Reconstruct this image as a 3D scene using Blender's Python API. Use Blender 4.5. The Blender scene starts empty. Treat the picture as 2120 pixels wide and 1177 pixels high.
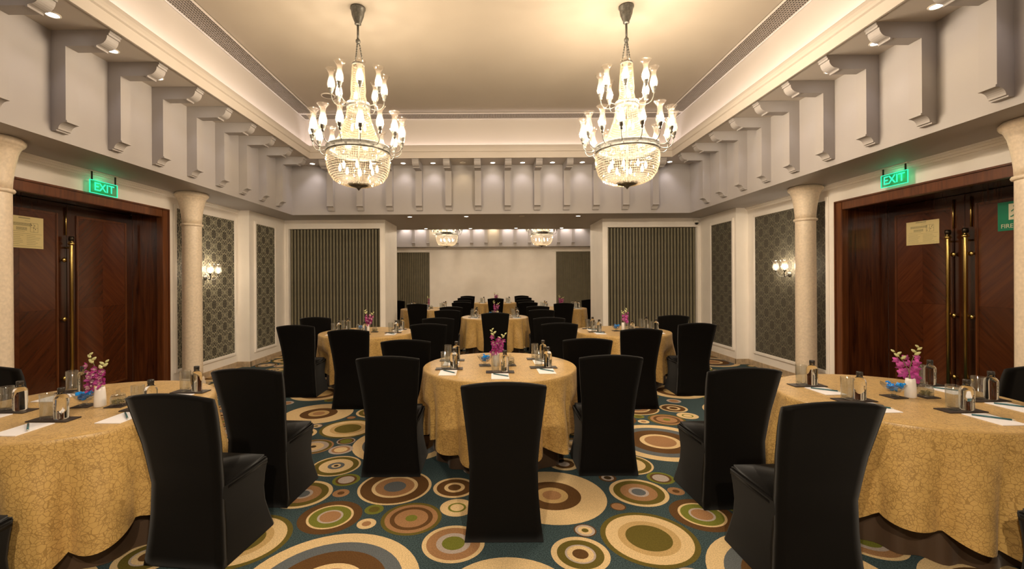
import bpy, bmesh, math, random
from mathutils import Matrix, Vector
S = bpy.context.scene
COL = S.collection
PI = math.pi
D = math.radians
random.seed(7)

# ------------------------------------------------------------------ camera
CAM_H = 1.62
FPX = 912.0
cd = bpy.data.cameras.new('camera')
cam = bpy.data.objects.new('camera', cd); COL.objects.link(cam)
cd.sensor_width = 36.0; cd.sensor_fit = 'HORIZONTAL'
cd.lens = FPX / 2120.0 * 36.0
cd.shift_x = 42.0 / 2120.0
cd.shift_y = -12.5 / 2120.0
cd.clip_start = 0.05; cd.clip_end = 100
cam.matrix_world = Matrix.Translation((0, 0, CAM_H)) @ Matrix.Rotation(PI/2, 4, 'X') @ Matrix.Rotation(-0.0055, 4, 'Z')
S.camera = cam

# ------------------------------------------------------------------ world / colour management
w = bpy.data.worlds.new('world'); S.world = w; w.use_nodes = True
w.node_tree.nodes['Background'].inputs[0].default_value = (0.02, 0.018, 0.016, 1)
S.view_settings.view_transform = 'Standard'; S.view_settings.look = 'None'
S.view_settings.exposure = 0.3; S.view_settings.gamma = 1.0
S.view_settings.use_curve_mapping = False
S.cycles.use_denoising = True
S.cycles.use_adaptive_sampling = True; S.cycles.adaptive_threshold = 0.025
S.cycles.max_bounces = 9; S.cycles.diffuse_bounces = 4; S.cycles.glossy_bounces = 4
S.cycles.transmission_bounces = 8; S.cycles.transparent_max_bounces = 24
S.cycles.sample_clamp_indirect = 4.0
S.cycles.caustics_reflective = False; S.cycles.caustics_refractive = False

# ------------------------------------------------------------------ key dimensions (x right, y away from the camera, z up)
SOF = 2.91            # underside of perimeter beam
FRW = 3.98            # frieze face from room axis
USF = 3.89            # upper soffit
TRX = 3.37            # tray (cornice) edge
TWX = 3.52            # lit tray wall
CEI = 4.66            # ceiling
WL, WR = -4.735, 4.775   # side walls
W2L, W2R = -4.51, 4.55   # side walls beyond the step
YST = 8.2             # step
YPF, YPB = 9.6, 10.79    # partition front / back
JL, JR = -2.32, 2.42     # opening jambs
YF1 = 8.82            # near bay: far frieze
YF0 = 0.75            # near bay: frieze behind the camera end
YG0, YG1 = 11.6, 17.85   # far bay friezes
YEND = 18.6
YBACK = -2.0

COOL = (1.0, 0.90, 0.92); WARM = (1.0, 0.76, 0.45); CHA = (1.0, 0.84, 0.64); COVE = (1.0, 0.88, 0.88)

def add_light(name, kind, loc, power, color, rot=(0, 0, 0), **kw):
    d = bpy.data.lights.new(name, kind); d.energy = power; d.color = color
    for k, v in kw.items(): setattr(d, k, v)
    o = bpy.data.objects.new(name, d); o.location = loc; o.rotation_euler = rot
    COL.objects.link(o); return o

# cove tubes hidden in the trough of both trays (point upwards)
COVE_W = 3.3
for (y0, y1) in ((1.3, 8.25), (12.15, 17.3)):
    ln = y1 - y0; ym = (y0 + y1) / 2
    for sx in (-1, 1):
        add_light('cove_tube', 'AREA', (sx * (TRX + .085), ym, 3.99), COVE_W * ln, COVE, (PI, 0, 0), shape='RECTANGLE', size=0.07, size_y=ln)
    for yy in (y0 - .085, y1 + .085):
        add_light('cove_tube', 'AREA', (0, yy, 3.99), COVE_W * 2 * TRX, COVE, (PI, 0, 0), shape='RECTANGLE', size=2 * TRX, size_y=0.07)

# ------------------------------------------------------------------ materials
def new_mat(name):
    m = bpy.data.materials.new(name); m.use_nodes = True
    nt = m.node_tree; b = nt.nodes['Principled BSDF']
    return m, nt, b
def c4(c): return (c[0], c[1], c[2], 1.0)
def plain(name, col, rough=0.6, metal=0.0, noise=0.0, scale=8.0, bump=0.0, bscale=200.0, sheen=0.0, coat=0.0, spec=None):
    m, nt, b = new_mat(name)
    b.inputs['Base Color'].default_value = c4(col)
    b.inputs['Roughness'].default_value = rough; b.inputs['Metallic'].default_value = metal
    if sheen: b.inputs['Sheen Weight'].default_value = sheen
    if coat: b.inputs['Coat Weight'].default_value = coat
    if spec is not None: b.inputs['Specular IOR Level'].default_value = spec
    if noise or bump:
        tc = nt.nodes.new('ShaderNodeTexCoord')
    if noise:
        n = nt.nodes.new('ShaderNodeTexNoise'); n.inputs['Scale'].default_value = scale; n.inputs['Detail'].default_value = 5
        nt.links.new(tc.outputs['Object'], n.inputs['Vector'])
        r = nt.nodes.new('ShaderNodeValToRGB')
        r.color_ramp.elements[0].position = 0.3; r.color_ramp.elements[1].position = 0.7
        r.color_ramp.elements[0].color = c4([x * (1 - noise) for x in col]); r.color_ramp.elements[1].color = c4([min(1, x * (1 + noise)) for x in col])
        nt.links.new(n.outputs['Fac'], r.inputs[0]); nt.links.new(r.outputs[0], b.inputs['Base Color'])
    if bump:
        n2 = nt.nodes.new('ShaderNodeTexNoise'); n2.inputs['Scale'].default_value = bscale
        nt.links.new(tc.outputs['Object'], n2.inputs['Vector'])
        bp = nt.nodes.new('ShaderNodeBump'); bp.inputs['Strength'].default_value = bump; bp.inputs['Distance'].default_value = 0.002
        nt.links.new(n2.outputs['Fac'], bp.inputs['Height']); nt.links.new(bp.outputs[0], b.inputs['Normal'])
    return m
def emit(name, col, strength):
    m, nt, b = new_mat(name)
    b.inputs['Base Color'].default_value = (0, 0, 0, 1)
    b.inputs['Emission Color'].default_value = c4(col); b.inputs['Emission Strength'].default_value = strength
    return m
class NG:   # tiny helper to write node maths
    def __init__(s, nt): s.nt = nt
    def m(s, op, a, b=None, c=None):
        n = s.nt.nodes.new('ShaderNodeMath'); n.operation = op
        for i, v in enumerate((a, b, c)):
            if v is None: continue
            if isinstance(v, (int, float)): n.inputs[i].default_value = v
            else: s.nt.links.new(v, n.inputs[i])
        return n.outputs[0]
    def lt(s, a, b): return s.m('LESS_THAN', a, b)
    def gt(s, a, b): return s.m('GREATER_THAN', a, b)
    def mix(s, f, a, b):
        n = s.nt.nodes.new('ShaderNodeMix'); n.data_type = 'RGBA'
        for i, v in ((0, f), (6, a), (7, b)):
            if isinstance(v, (int, float)): n.inputs[i].default_value = v
            elif isinstance(v, tuple): n.inputs[i].default_value = c4(v)
            else: s.nt.links.new(v, n.inputs[i])
        return n.outputs[2]

def thin_glass(name, tint=(1, 1, 1), ior=1.45, body=0.0, bodycol=(1, 1, 1)):
    m = bpy.data.materials.new(name); m.use_nodes = True; nt = m.node_tree; nt.nodes.clear()
    out = nt.nodes.new('ShaderNodeOutputMaterial')
    tr = nt.nodes.new('ShaderNodeBsdfTransparent'); tr.inputs[0].default_value = c4(tint)
    gl = nt.nodes.new('ShaderNodeBsdfGlossy'); gl.inputs['Roughness'].default_value = 0.03
    # Schlick approximation of glass reflectance, the same from both sides of the thin wall
    lw = nt.nodes.new('ShaderNodeLayerWeight'); lw.inputs[0].default_value = 0.5; g = NG(nt)
    f0 = ((ior-1)/(ior+1))**2
    fr = g.m('MULTIPLY_ADD', g.m('POWER', lw.outputs['Facing'], 3.0), (1-f0)*.75, f0)
    mx = nt.nodes.new('ShaderNodeMixShader')
    nt.links.new(fr, mx.inputs[0]); nt.links.new(gl.outputs[0], mx.inputs[2])
    if body:
        tl = nt.nodes.new('ShaderNodeBsdfTranslucent'); tl.inputs[0].default_value = c4(bodycol)
        m2 = nt.nodes.new('ShaderNodeMixShader'); m2.inputs[0].default_value = body
        nt.links.new(tr.outputs[0], m2.inputs[1]); nt.links.new(tl.outputs[0], m2.inputs[2]); nt.links.new(m2.outputs[0], mx.inputs[1])
    else:
        nt.links.new(tr.outputs[0], mx.inputs[1])
    nt.links.new(mx.outputs[0], out.inputs[0]); return m
def real_glass(name, col=(1, 1, 1), ior=1.45):
    m, nt, b = new_mat(name)
    b.inputs['Base Color'].default_value = c4(col); b.inputs['Roughness'].default_value = 0.0
    b.inputs['IOR'].default_value = ior; b.inputs['Transmission Weight'].default_value = 1.0
    return m

def wallpaper_mat(name, dark, light, rough=0.7):
    m, nt, b = new_mat(name); g = NG(nt)
    tc = nt.nodes.new('ShaderNodeTexCoord')
    sp = nt.nodes.new('ShaderNodeSeparateXYZ'); nt.links.new(tc.outputs['UV'], sp.inputs[0])
    PU, PV = 0.30, 0.40
    u, v = g.m('DIVIDE', sp.outputs[0], PU), g.m('DIVIDE', sp.outputs[1], PV)
    def cell(du, dv):
        cu = g.m('MULTIPLY', g.m('SUBTRACT', g.m('FRACT', g.m('ADD', u, du)), 0.5), PU)
        cv = g.m('MULTIPLY', g.m('SUBTRACT', g.m('FRACT', g.m('ADD', v, dv)), 0.5), PV)
        r = g.m('SQRT', g.m('ADD', g.m('MULTIPLY', cu, cu), g.m('MULTIPLY', g.m('MULTIPLY', cv, cv), 0.72)))
        a = g.m('ARCTAN2', cv, cu)
        return r, a, cu, cv
    total = None
    def orr(x):
        nonlocal total
        total = x if total is None else g.m('MAXIMUM', total, x)
    for (du, dv) in ((0, 0), (.5, .5)):
        r, a, cu, cv = cell(du, dv)
        scal = g.m('MULTIPLY', g.m('COSINE', g.m('MULTIPLY', a, 10)), 0.006)
        rr = g.m('ADD', r, scal)
        ring = g.m('MULTIPLY', g.gt(rr, 0.066), g.lt(rr, 0.086)); orr(ring)
        pet = g.m('MULTIPLY', g.m('COSINE', g.m('MULTIPLY', a, 6)), 0.018)
        inner = g.m('MULTIPLY', g.gt(g.m('ADD', r, pet), 0.030), g.lt(g.m('ADD', r, pet), 0.036)); orr(inner)
        # leaf sprays between the medallions
        leaf = g.m('MULTIPLY', g.m('COSINE', g.m('MULTIPLY', a, 12)), 0.012)
        r2 = g.m('ADD', r, leaf)
        orr(g.m('MULTIPLY', g.gt(r2, 0.100), g.lt(r2, 0.110)))
    for (du, dv) in ((.5, 0), (0, .5)):
        r, a, cu, cv = cell(du, dv)
        fl = g.m('ADD', r, g.m('MULTIPLY', g.m('COSINE', g.m('MULTIPLY', a, 4)), 0.014))
        orr(g.lt(fl, 0.030))
        orr(g.m('MULTIPLY', g.gt(fl, 0.044), g.lt(fl, 0.052)))
    nz = nt.nodes.new('ShaderNodeTexNoise'); nz.inputs['Scale'].default_value = 90; nz.inputs['Detail'].default_value = 3
    nt.links.new(tc.outputs['UV'], nz.inputs['Vector'])
    f = g.m('MULTIPLY', total, g.m('ADD', 0.55, g.m('MULTIPLY', nz.outputs['Fac'], 0.8)))
    f = g.m('MINIMUM', g.m('ADD', f, g.m('MULTIPLY', g.gt(nz.outputs['Fac'], 0.56), 0.22)), 1.0)
    colr = g.mix(f, dark, light)
    nt.links.new(colr, b.inputs['Base Color']); b.inputs['Roughness'].default_value = rough
    return m

def cloth_mat():
    m, nt, b = new_mat('gold_jacquard'); g = NG(nt)
    tc = nt.nodes.new('ShaderNodeTexCoord')
    nz = nt.nodes.new('ShaderNodeTexNoise'); nz.inputs['Scale'].default_value = 9; nz.inputs['Detail'].default_value = 2
    nt.links.new(tc.outputs['UV'], nz.inputs['Vector'])
    va = nt.nodes.new('ShaderNodeVectorMath'); va.operation = 'MULTIPLY_ADD'
    nt.links.new(nz.outputs['Color'], va.inputs[0]); va.inputs[1].default_value = (.05, .05, 0); nt.links.new(tc.outputs['UV'], va.inputs[2])
    lines = None
    for sc, wd in ((40, .045), (66, .05)):
        vo = nt.nodes.new('ShaderNodeTexVoronoi'); vo.feature = 'DISTANCE_TO_EDGE'; vo.inputs['Scale'].default_value = sc
        vo.inputs['Randomness'].default_value = 1
        nt.links.new(va.outputs[0], vo.inputs['Vector'])
        l = g.lt(vo.outputs['Distance'], wd)
        if sc == 66:
            n3 = nt.nodes.new('ShaderNodeTexNoise'); n3.inputs['Scale'].default_value = 14
            nt.links.new(tc.outputs['UV'], n3.inputs['Vector'])
            l = g.m('MULTIPLY', l, g.gt(n3.outputs['Fac'], 0.5))
        lines = l if lines is None else g.m('MAXIMUM', lines, l)
    colr = g.mix(g.m('MULTIPLY', lines, 0.6), (0.56, 0.355, 0.115), (0.23, 0.125, 0.03))
    nt.links.new(colr, b.inputs['Base Color'])
    b.inputs['Roughness'].default_value = 0.42; b.inputs['Sheen Weight'].default_value = 0.1
    bp = nt.nodes.new('ShaderNodeBump'); bp.inputs['Strength'].default_value = 0.35; bp.inputs['Distance'].default_value = 0.0015
    nt.links.new(g.m('SUBTRACT', 1.0, lines), bp.inputs['Height']); nt.links.new(bp.outputs[0], b.inputs['Normal'])
    return m

def wood_mat(name, base, dark, angle=0.0, rough=0.22, axis='UV', freq=1.0):
    m, nt, b = new_mat(name)
    tc = nt.nodes.new('ShaderNodeTexCoord'); mp = nt.nodes.new('ShaderNodeMapping')
    mp.inputs['Rotation'].default_value = (0, 0, angle); mp.vector_type = 'TEXTURE'; mp.inputs['Scale'].default_value = (1/(26 * freq), 1/1.6, 1)
    nt.links.new(tc.outputs['UV'], mp.inputs[0])
    nz = nt.nodes.new('ShaderNodeTexNoise'); nz.inputs['Scale'].default_value = 1.0; nz.inputs['Detail'].default_value = 6; nz.inputs['Distortion'].default_value = 0.6
    nt.links.new(mp.outputs[0], nz.inputs['Vector'])
    r = nt.nodes.new('ShaderNodeValToRGB'); r.color_ramp.elements[0].position = .32; r.color_ramp.elements[1].position = .68
    r.color_ramp.elements[0].color = c4(dark); r.color_ramp.elements[1].color = c4(base)
    nt.links.new(nz.outputs['Fac'], r.inputs[0]); nt.links.new(r.outputs[0], b.inputs['Base Color'])
    b.inputs['Roughness'].default_value = rough; b.inputs['Coat Weight'].default_value = 0.3; b.inputs['Coat Roughness'].default_value = 0.12
    return m

def carpet_mat(name, col, sp=0.35):
    m, nt, b = new_mat(name)
    tc = nt.nodes.new('ShaderNodeTexCoord')
    n = nt.nodes.new('ShaderNodeTexNoise'); n.inputs['Scale'].default_value = 140; n.inputs['Detail'].default_value = 4
    nt.links.new(tc.outputs['Object'], n.inputs['Vector'])
    r = nt.nodes.new('ShaderNodeValToRGB'); r.color_ramp.elements[0].position = .35; r.color_ramp.elements[1].position = .65
    r.color_ramp.elements[0].color = c4([x * (1 - sp) for x in col]); r.color_ramp.elements[1].color = c4([x * (1 + sp) for x in col])
    nt.links.new(n.outputs['Fac'], r.inputs[0]); nt.links.new(r.outputs[0], b.inputs['Base Color'])
    b.inputs['Roughness'].default_value = 0.95; b.inputs['Specular IOR Level'].default_value = 0.1
    bp = nt.nodes.new('ShaderNodeBump'); bp.inputs['Strength'].default_value = .5; bp.inputs['Distance'].default_value = .003
    nt.links.new(n.outputs['Fac'], bp.inputs['Height']); nt.links.new(bp.outputs[0], b.inputs['Normal'])
    return m

M = {}
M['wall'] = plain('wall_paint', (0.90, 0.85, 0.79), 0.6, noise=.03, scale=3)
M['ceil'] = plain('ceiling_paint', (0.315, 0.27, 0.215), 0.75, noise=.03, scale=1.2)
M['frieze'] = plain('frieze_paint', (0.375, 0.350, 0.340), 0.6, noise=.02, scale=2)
M['cornice'] = plain('cornice_paint', (0.52, 0.47, 0.42), 0.55)
M['stone'] = plain('cream_limestone', (0.72, 0.60, 0.46), 0.4, noise=.10, scale=38)
M['skirt_stone'] = plain('beige_stone_skirting', (0.50, 0.38, 0.25), 0.35, noise=.25, scale=14)
M['grille'] = plain('grille_metal', (0.17, 0.14, 0.105), 0.5)
M['grille_dark'] = plain('grille_void', (0.05, 0.042, 0.034), 0.9)
M['slat'] = plain('slat_olive', (0.165, 0.147, 0.094), 0.55, noise=.12, scale=5)
M['slat_dark'] = plain('slat_backing', (0.03, 0.025, 0.017), 0.8)
M['paper'] = wallpaper_mat('damask_wallpaper', (0.030, 0.026, 0.020), (0.34, 0.32, 0.23))
M['paper2'] = wallpaper_mat('damask_wallpaper_grey', (0.055, 0.049, 0.037), (0.165, 0.152, 0.110))
M['wood_v'] = wood_mat('mahogany_vertical', (0.125, 0.036, 0.010), (0.040, 0.010, 0.004))
M['wood_a'] = wood_mat('mahogany_veneer_a', (0.100, 0.027, 0.008), (0.060, 0.015, 0.005), angle=PI/4)
M['wood_b'] = wood_mat('mahogany_veneer_b', (0.078, 0.020, 0.006), (0.046, 0.012, 0.004), angle=-PI/4)
M['wood_d'] = wood_mat('mahogany_dark', (0.055, 0.015, 0.005), (0.028, 0.0075, 0.003))
M['wood_f'] = wood_mat('mahogany_frame', (0.15, 0.047, 0.013), (0.070, 0.020, 0.006), rough=.3)
M['brass'] = plain('brass', (0.62, 0.46, 0.16), 0.25, 1.0)
M['dkmetal'] = plain('dark_metal', (0.05, 0.04, 0.03), 0.35, 0.8)
M['pewter'] = plain('aged_silver', (0.15, 0.145, 0.13), 0.45, 0.75, noise=.3, scale=40)
M['chair'] = plain('black_stretch_cover', (0.0034, 0.0028, 0.0023), 0.6, sheen=0.075, spec=0.05)
M['cloth'] = cloth_mat()
M['under'] = plain('brown_under_cloth', (0.055, 0.028, 0.012), 0.55, sheen=0.2)
M['tabletop'] = plain('plywood', (0.25, 0.15, 0.08), 0.6)
M['leather'] = plain('brown_leather_tray', (0.035, 0.024, 0.02), 0.45, bump=.3, bscale=300)
M['white_paper'] = plain('white_paper', (0.86, 0.84, 0.86), 0.6)
M['teal'] = plain('teal_pencil', (0.03, 0.12, 0.14), 0.4)
M['pen_tip'] = plain('pencil_tip', (0.6, 0.55, 0.45), 0.5)
M['cap'] = plain('dark_cap', (0.05, 0.045, 0.04), 0.3, 0.5)
M['print'] = plain('black_print', (0.02, 0.02, 0.02), 0.6)
M['glass'] = real_glass('clear_glass', (0.98, 0.99, 0.98), 1.45)
M['bottle'] = real_glass('water_bottle', (0.97, 0.98, 0.96), 1.33)
M['thin'] = thin_glass('thin_clear_glass', (.93, .94, .93), 1.70, 0.035, (1, .98, .94))
M['shade'] = thin_glass('etched_glass_shade', (1, .98, .95), 1.5, 0.018, (1, .90, .80))
M['bead'] = thin_glass('crystal_bead', (.98, .94, .86), 1.75, 0.085, (1, .92, .80))
def bulb_mat():
    m = bpy.data.materials.new('bulb_glow'); m.use_nodes = True; nt = m.node_tree; nt.nodes.clear()
    out = nt.nodes.new('ShaderNodeOutputMaterial'); tr = nt.nodes.new('ShaderNodeBsdfTransparent'); em = nt.nodes.new('ShaderNodeEmission'); mx = nt.nodes.new('ShaderNodeMixShader')
    em.inputs[0].default_value = (1.0, 0.86, 0.62, 1); em.inputs[1].default_value = 12; mx.inputs[0].default_value = .4
    nt.links.new(tr.outputs[0], mx.inputs[1]); nt.links.new(em.outputs[0], mx.inputs[2]); nt.links.new(mx.outputs[0], out.inputs[0]); return m
M['bulb'] = bulb_mat()
M['lens'] = emit('downlight_lens', (1.0, 0.90, 0.80), 14)
M['lens_off'] = plain('lens_unlit', (0.5, 0.45, 0.38), 0.3)
M['white_plastic'] = plain('white_plastic', (0.75, 0.70, 0.62), 0.4)
M['black_plastic'] = plain('black_plastic', (0.01, 0.01, 0.01), 0.15)
M['vase'] = plain('white_ceramic', (0.80, 0.76, 0.72), 0.35)
M['stem'] = plain('green_stem', (0.16, 0.18, 0.05), 0.5)
M['bud'] = plain('pale_green_bud', (0.55, 0.55, 0.26), 0.5)
M['petal'] = plain('magenta_petal', (0.40, 0.05, 0.25), 0.5, noise=.5, scale=60)
M['petal_p'] = plain('pale_petal', (0.66, 0.42, 0.45), 0.5, noise=.25, scale=60)
M['blue'] = plain('blue_foil', (0.01, 0.27, 0.78), 0.25)
M['mint'] = plain('olive_mints', (0.16, 0.13, 0.03), 0.5, noise=.5, scale=80)
M['plan'] = plain('yellow_plan_sheet', (0.72, 0.60, 0.30), 0.5)
M['green_sign'] = plain('green_sign', (0.0, 0.20, 0.10), 0.4)
M['exit_glow'] = emit('exit_glow', (0.03, 0.70, 0.38), 1.3)
M['exit_plate'] = thin_glass('exit_acrylic', (.45, .80, .62), 1.3, 0.05, (.1, .8, .45))
M['sign_cream'] = plain('sign_cream', (0.75, 0.70, 0.50), 0.5)
CAR = {'base': carpet_mat('carpet_teal', (0.042, 0.066, 0.070), .5)}
for k, c in {'cream': (.62, .45, .235), 'brown': (.105, .052, .018), 'olive': (.115, .090, .018), 'terra': (.31, .165, .075), 'slate': (.105, .115, .12),
             'grey': (.40, .33, .28), 'green': (.155, .16, .025), 'tan': (.46, .31, .13), 'dark': (.05, .032, .014)}.items():
    CAR[k] = carpet_mat('carpet_' + k, c, .18)

# ------------------------------------------------------------------ mesh helpers
def link(name, me, mat=None, parent=None, loc=None, rotz=0.0):
    o = bpy.data.objects.new(name, me); COL.objects.link(o)
    if mat is not None and me is not None and not me.materials:
        for mm in (mat if isinstance(mat, (list, tuple)) else [mat]): me.materials.append(mm)
    if parent is not None: o.parent = parent
    if loc is not None: o.location = loc
    if rotz: o.rotation_euler = (0, 0, rotz)
    return o
def tomesh(bm, name='mesh', smooth=False, uv=False):
    bmesh.ops.recalc_face_normals(bm, faces=bm.faces)
    if uv:
        l = bm.loops.layers.uv.verify()
        for f in bm.faces:
            n = f.normal; ax = max(range(3), key=lambda i: abs(n[i]))
            for lp in f.loops:
                c = lp.vert.co
                lp[l].uv = (c.y, c.z) if ax == 0 else ((c.x, c.z) if ax == 1 else (c.x, c.y))
    me = bpy.data.meshes.new(name); bm.to_mesh(me); bm.free()
    if smooth:
        for p in me.polygons: p.use_smooth = True
    return me
def bx(bm, x0, x1, y0, y1, z0, z1):
    v = [bm.verts.new(p) for p in ((x0,y0,z0),(x1,y0,z0),(x1,y1,z0),(x0,y1,z0),(x0,y0,z1),(x1,y0,z1),(x1,y1,z1),(x0,y1,z1))]
    for f in ((0,3,2,1),(4,5,6,7),(0,1,5,4),(1,2,6,5),(2,3,7,6),(3,0,4,7)): bm.faces.new([v[i] for i in f])
def boxes(name, lst, mat, parent=None, bevel=0.0):
    bm = bmesh.new()
    for b in lst: bx(bm, *b)
    if bevel: bmesh.ops.bevel(bm, geom=bm.edges[:], offset=bevel, segments=2, affect='EDGES')
    return link(name, tomesh(bm, name, uv=True), mat, parent)
def lathe_bm(bm, prof, seg=24, cx=0, cy=0, cz=0, close=False):
    rings = []
    for r, z in prof:
        if r < 1e-6: rings.append([bm.verts.new((cx, cy, cz + z))])
        else: rings.append([bm.verts.new((cx + r*math.cos(2*PI*i/seg), cy + r*math.sin(2*PI*i/seg), cz + z)) for i in range(seg)])
    pairs = list(zip(rings, rings[1:]))
    if close: pairs.append((rings[-1], rings[0]))
    for a, b in pairs:
        if len(a) == 1 and len(b) == 1: continue
        for i in range(seg):
            j = (i+1) % seg
            if len(a) == 1: bm.faces.new((a[0], b[i], b[j]))
            elif len(b) == 1: bm.faces.new((a[i], b[0], a[j]))
            else: bm.faces.new((a[i], b[i], b[j], a[j]))
def lathe(name, prof, mat, parent=None, seg=24, loc=None, smooth=True, close=False):
    bm = bmesh.new(); lathe_bm(bm, prof, seg, close=close)
    return link(name, tomesh(bm, name, smooth), mat, parent, loc)
def tube_bm(bm, pts, r, seg=8, caps=True):
    pts = [Vector(p) for p in pts]; rs = r if isinstance(r, (list, tuple)) else [r]*len(pts)
    prev = None; rings = []
    for i, p in enumerate(pts):
        t = (pts[min(i+1, len(pts)-1)] - pts[max(i-1, 0)]).normalized()
        up = Vector((0,0,1)) if abs(t.z) < .95 else Vector((1,0,0))
        if prev is None: n = t.cross(up).normalized()
        else: n = (prev - t*prev.dot(t)).normalized()
        prev = n; bn = t.cross(n)
        rings.append([bm.verts.new(p + (n*math.cos(2*PI*k/seg) + bn*math.sin(2*PI*k/seg))*rs[i]) for k in range(seg)])
    for a, b in zip(rings, rings[1:]):
        for k in range(seg): bm.faces.new((a[k], a[(k+1)%seg], b[(k+1)%seg], b[k]))
    if caps: bm.faces.new(rings[0][::-1]); bm.faces.new(rings[-1])
def tube(name, pts, r, mat, parent=None, seg=8, loc=None):
    bm = bmesh.new(); tube_bm(bm, pts, r, seg)
    return link(name, tomesh(bm, name, True), mat, parent, loc)
def text_mesh(s, size, extrude=0.002, offset=0.0):
    cu = bpy.data.curves.new('txt', 'FONT'); cu.body = s; cu.size = size; cu.extrude = extrude; cu.offset = offset; cu.align_x = 'CENTER'; cu.align_y = 'CENTER'; cu.resolution_u = 3
    o = bpy.data.objects.new('txt', cu); COL.objects.link(o)
    dg = bpy.context.evaluated_depsgraph_get(); me = bpy.data.meshes.new_from_object(o.evaluated_get(dg))
    bpy.data.objects.remove(o); bpy.data.curves.remove(cu); me.materials.clear(); return me
def tag(o, label, cat, group=None):
    o['label'] = label; o['category'] = cat
    if group: o['group'] = group
    return o
def struct(o): o['kind'] = 'structure'; return o
def empty(name, loc=(0,0,0), rotz=0.0):
    o = bpy.data.objects.new(name, None); COL.objects.link(o); o.location = loc; o.rotation_euler = (0,0,rotz); o.empty_display_size = .1; return o
def dup(root, loc, rotz=0.0):
    r = root.copy(); COL.objects.link(r); r.location = loc; r.rotation_euler = (0,0,rotz)
    for ch in root.children:
        c = ch.copy(); COL.objects.link(c); c.parent = r
        for g in ch.children:
            d = g.copy(); COL.objects.link(d); d.parent = c
    return r
def sweep_rect(prof, x0, x1, y0, y1):
    """profile points (inset toward centre, z) swept round a rectangle with mitred corners"""
    bm = bmesh.new(); rings = []
    for d, z in prof:
        rings.append([bm.verts.new(p) for p in ((x0+d,y0+d,z),(x1-d,y0+d,z),(x1-d,y1-d,z),(x0+d,y1-d,z))])
    n = len(rings)
    for a in range(n):
        b = (a+1) % n
        for i in range(4):
            j = (i+1) % 4
            bm.faces.new((rings[a][i], rings[a][j], rings[b][j], rings[b][i]))
    return bm

# ------------------------------------------------------------------ floor with printed carpet
MED = [  # x, y, [(radius, colour) outer to inner]
 (-.88, 2.32, [(.489,'cream'),(.396,'slate'),(.31,'brown'),(.195,'cream'),(.15,'terra')]),
 (-1.112, 3.01, [(.211,'brown'),(.154,'cream'),(.138,'green'),(.085,'grey'),(.070,'terra')]),
 (-.553, 2.985, [(.204,'olive'),(.178,'terra'),(.144,'brown'),(.113,'terra'),(.04,'green')]),
 (-.764, 3.44, [(.283,'cream'),(.262,'brown'),(.177,'cream'),(.150,'terra'),(.085,'slate')]),
 (-1.361, 3.83, [(.208,'cream'),(.190,'olive'),(.142,'cream'),(.070,'slate'),(.040,'cream'),(.020,'dark')]),
 (-1.184, 3.56, [(.108,'green'),(.083,'brown'),(.064,'grey')]),
 (-1.152, 3.34, [(.062,'terra'),(.026,'brown')]),
 (-1.438, 3.33, [(.216,'cream'),(.186,'olive'),(.135,'terra'),(.074,'grey'),(.052,'slate')]),
 (-.836, 3.10, [(.066,'green'),(.038,'olive')]),
 (-.839, 2.92, [(.063,'cream'),(.030,'terra')]),
 (-.244, 2.70, [(.192,'cream'),(.165,'terra'),(.105,'grey'),(.070,'green')]),
 (-.2545, 3.12, [(.120,'cream'),(.064,'green'),(.048,'cream')]),
 (-.297, 3.42, [(.165,'cream'),(.138,'brown'),(.08,'cream'),(.05,'brown')]),
 (.08, 2.18, [(.38,'cream'),(.27,'brown'),(.18,'tan')]),
 (.97, 2.745, [(.295,'olive'),(.262,'cream'),(.186,'tan'),(.140,'olive')]),
 (.512, 2.587, [(.172,'cream'),(.137,'olive'),(.090,'grey'),(.078,'cream'),(.047,'brown')]),
 (.59, 2.828, [(.072,'brown'),(.063,'grey'),(.046,'cream'),(.022,'olive')]),
 (.886, 3.12, [(.055,'brown'),(.046,'terra')]),
 (.44, 3.29, [(.40,'cream'),(.215,'brown'),(.12,'tan'),(.07,'terra')]),
 (.93, 3.57, [(.070,'brown'),(.05,'grey'),(.03,'dark')]),
 (-1.467, 4.41, [(.090,'grey'),(.078,'brown'),(.058,'green')]),
 (-1.444, 4.19, [(.112,'grey'),(.085,'terra'),(.062,'cream')]),
 (.80, 4.27, [(.19,'terra'),(.172,'olive'),(.145,'grey'),(.10,'cream'),(.03,'dark')]),
 (.62, 3.84, [(.13,'cream'),(.09,'brown'),(.05,'grey')]),
 (.36, 3.86, [(.07,'green'),(.04,'brown')]),
 (-.16, 3.74, [(.09,'grey'),(.06,'terra')]),
 (-.36, 3.95, [(.08,'olive'),(.05,'cream')]),
]
PX, PY = 2.54, 2.04
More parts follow.
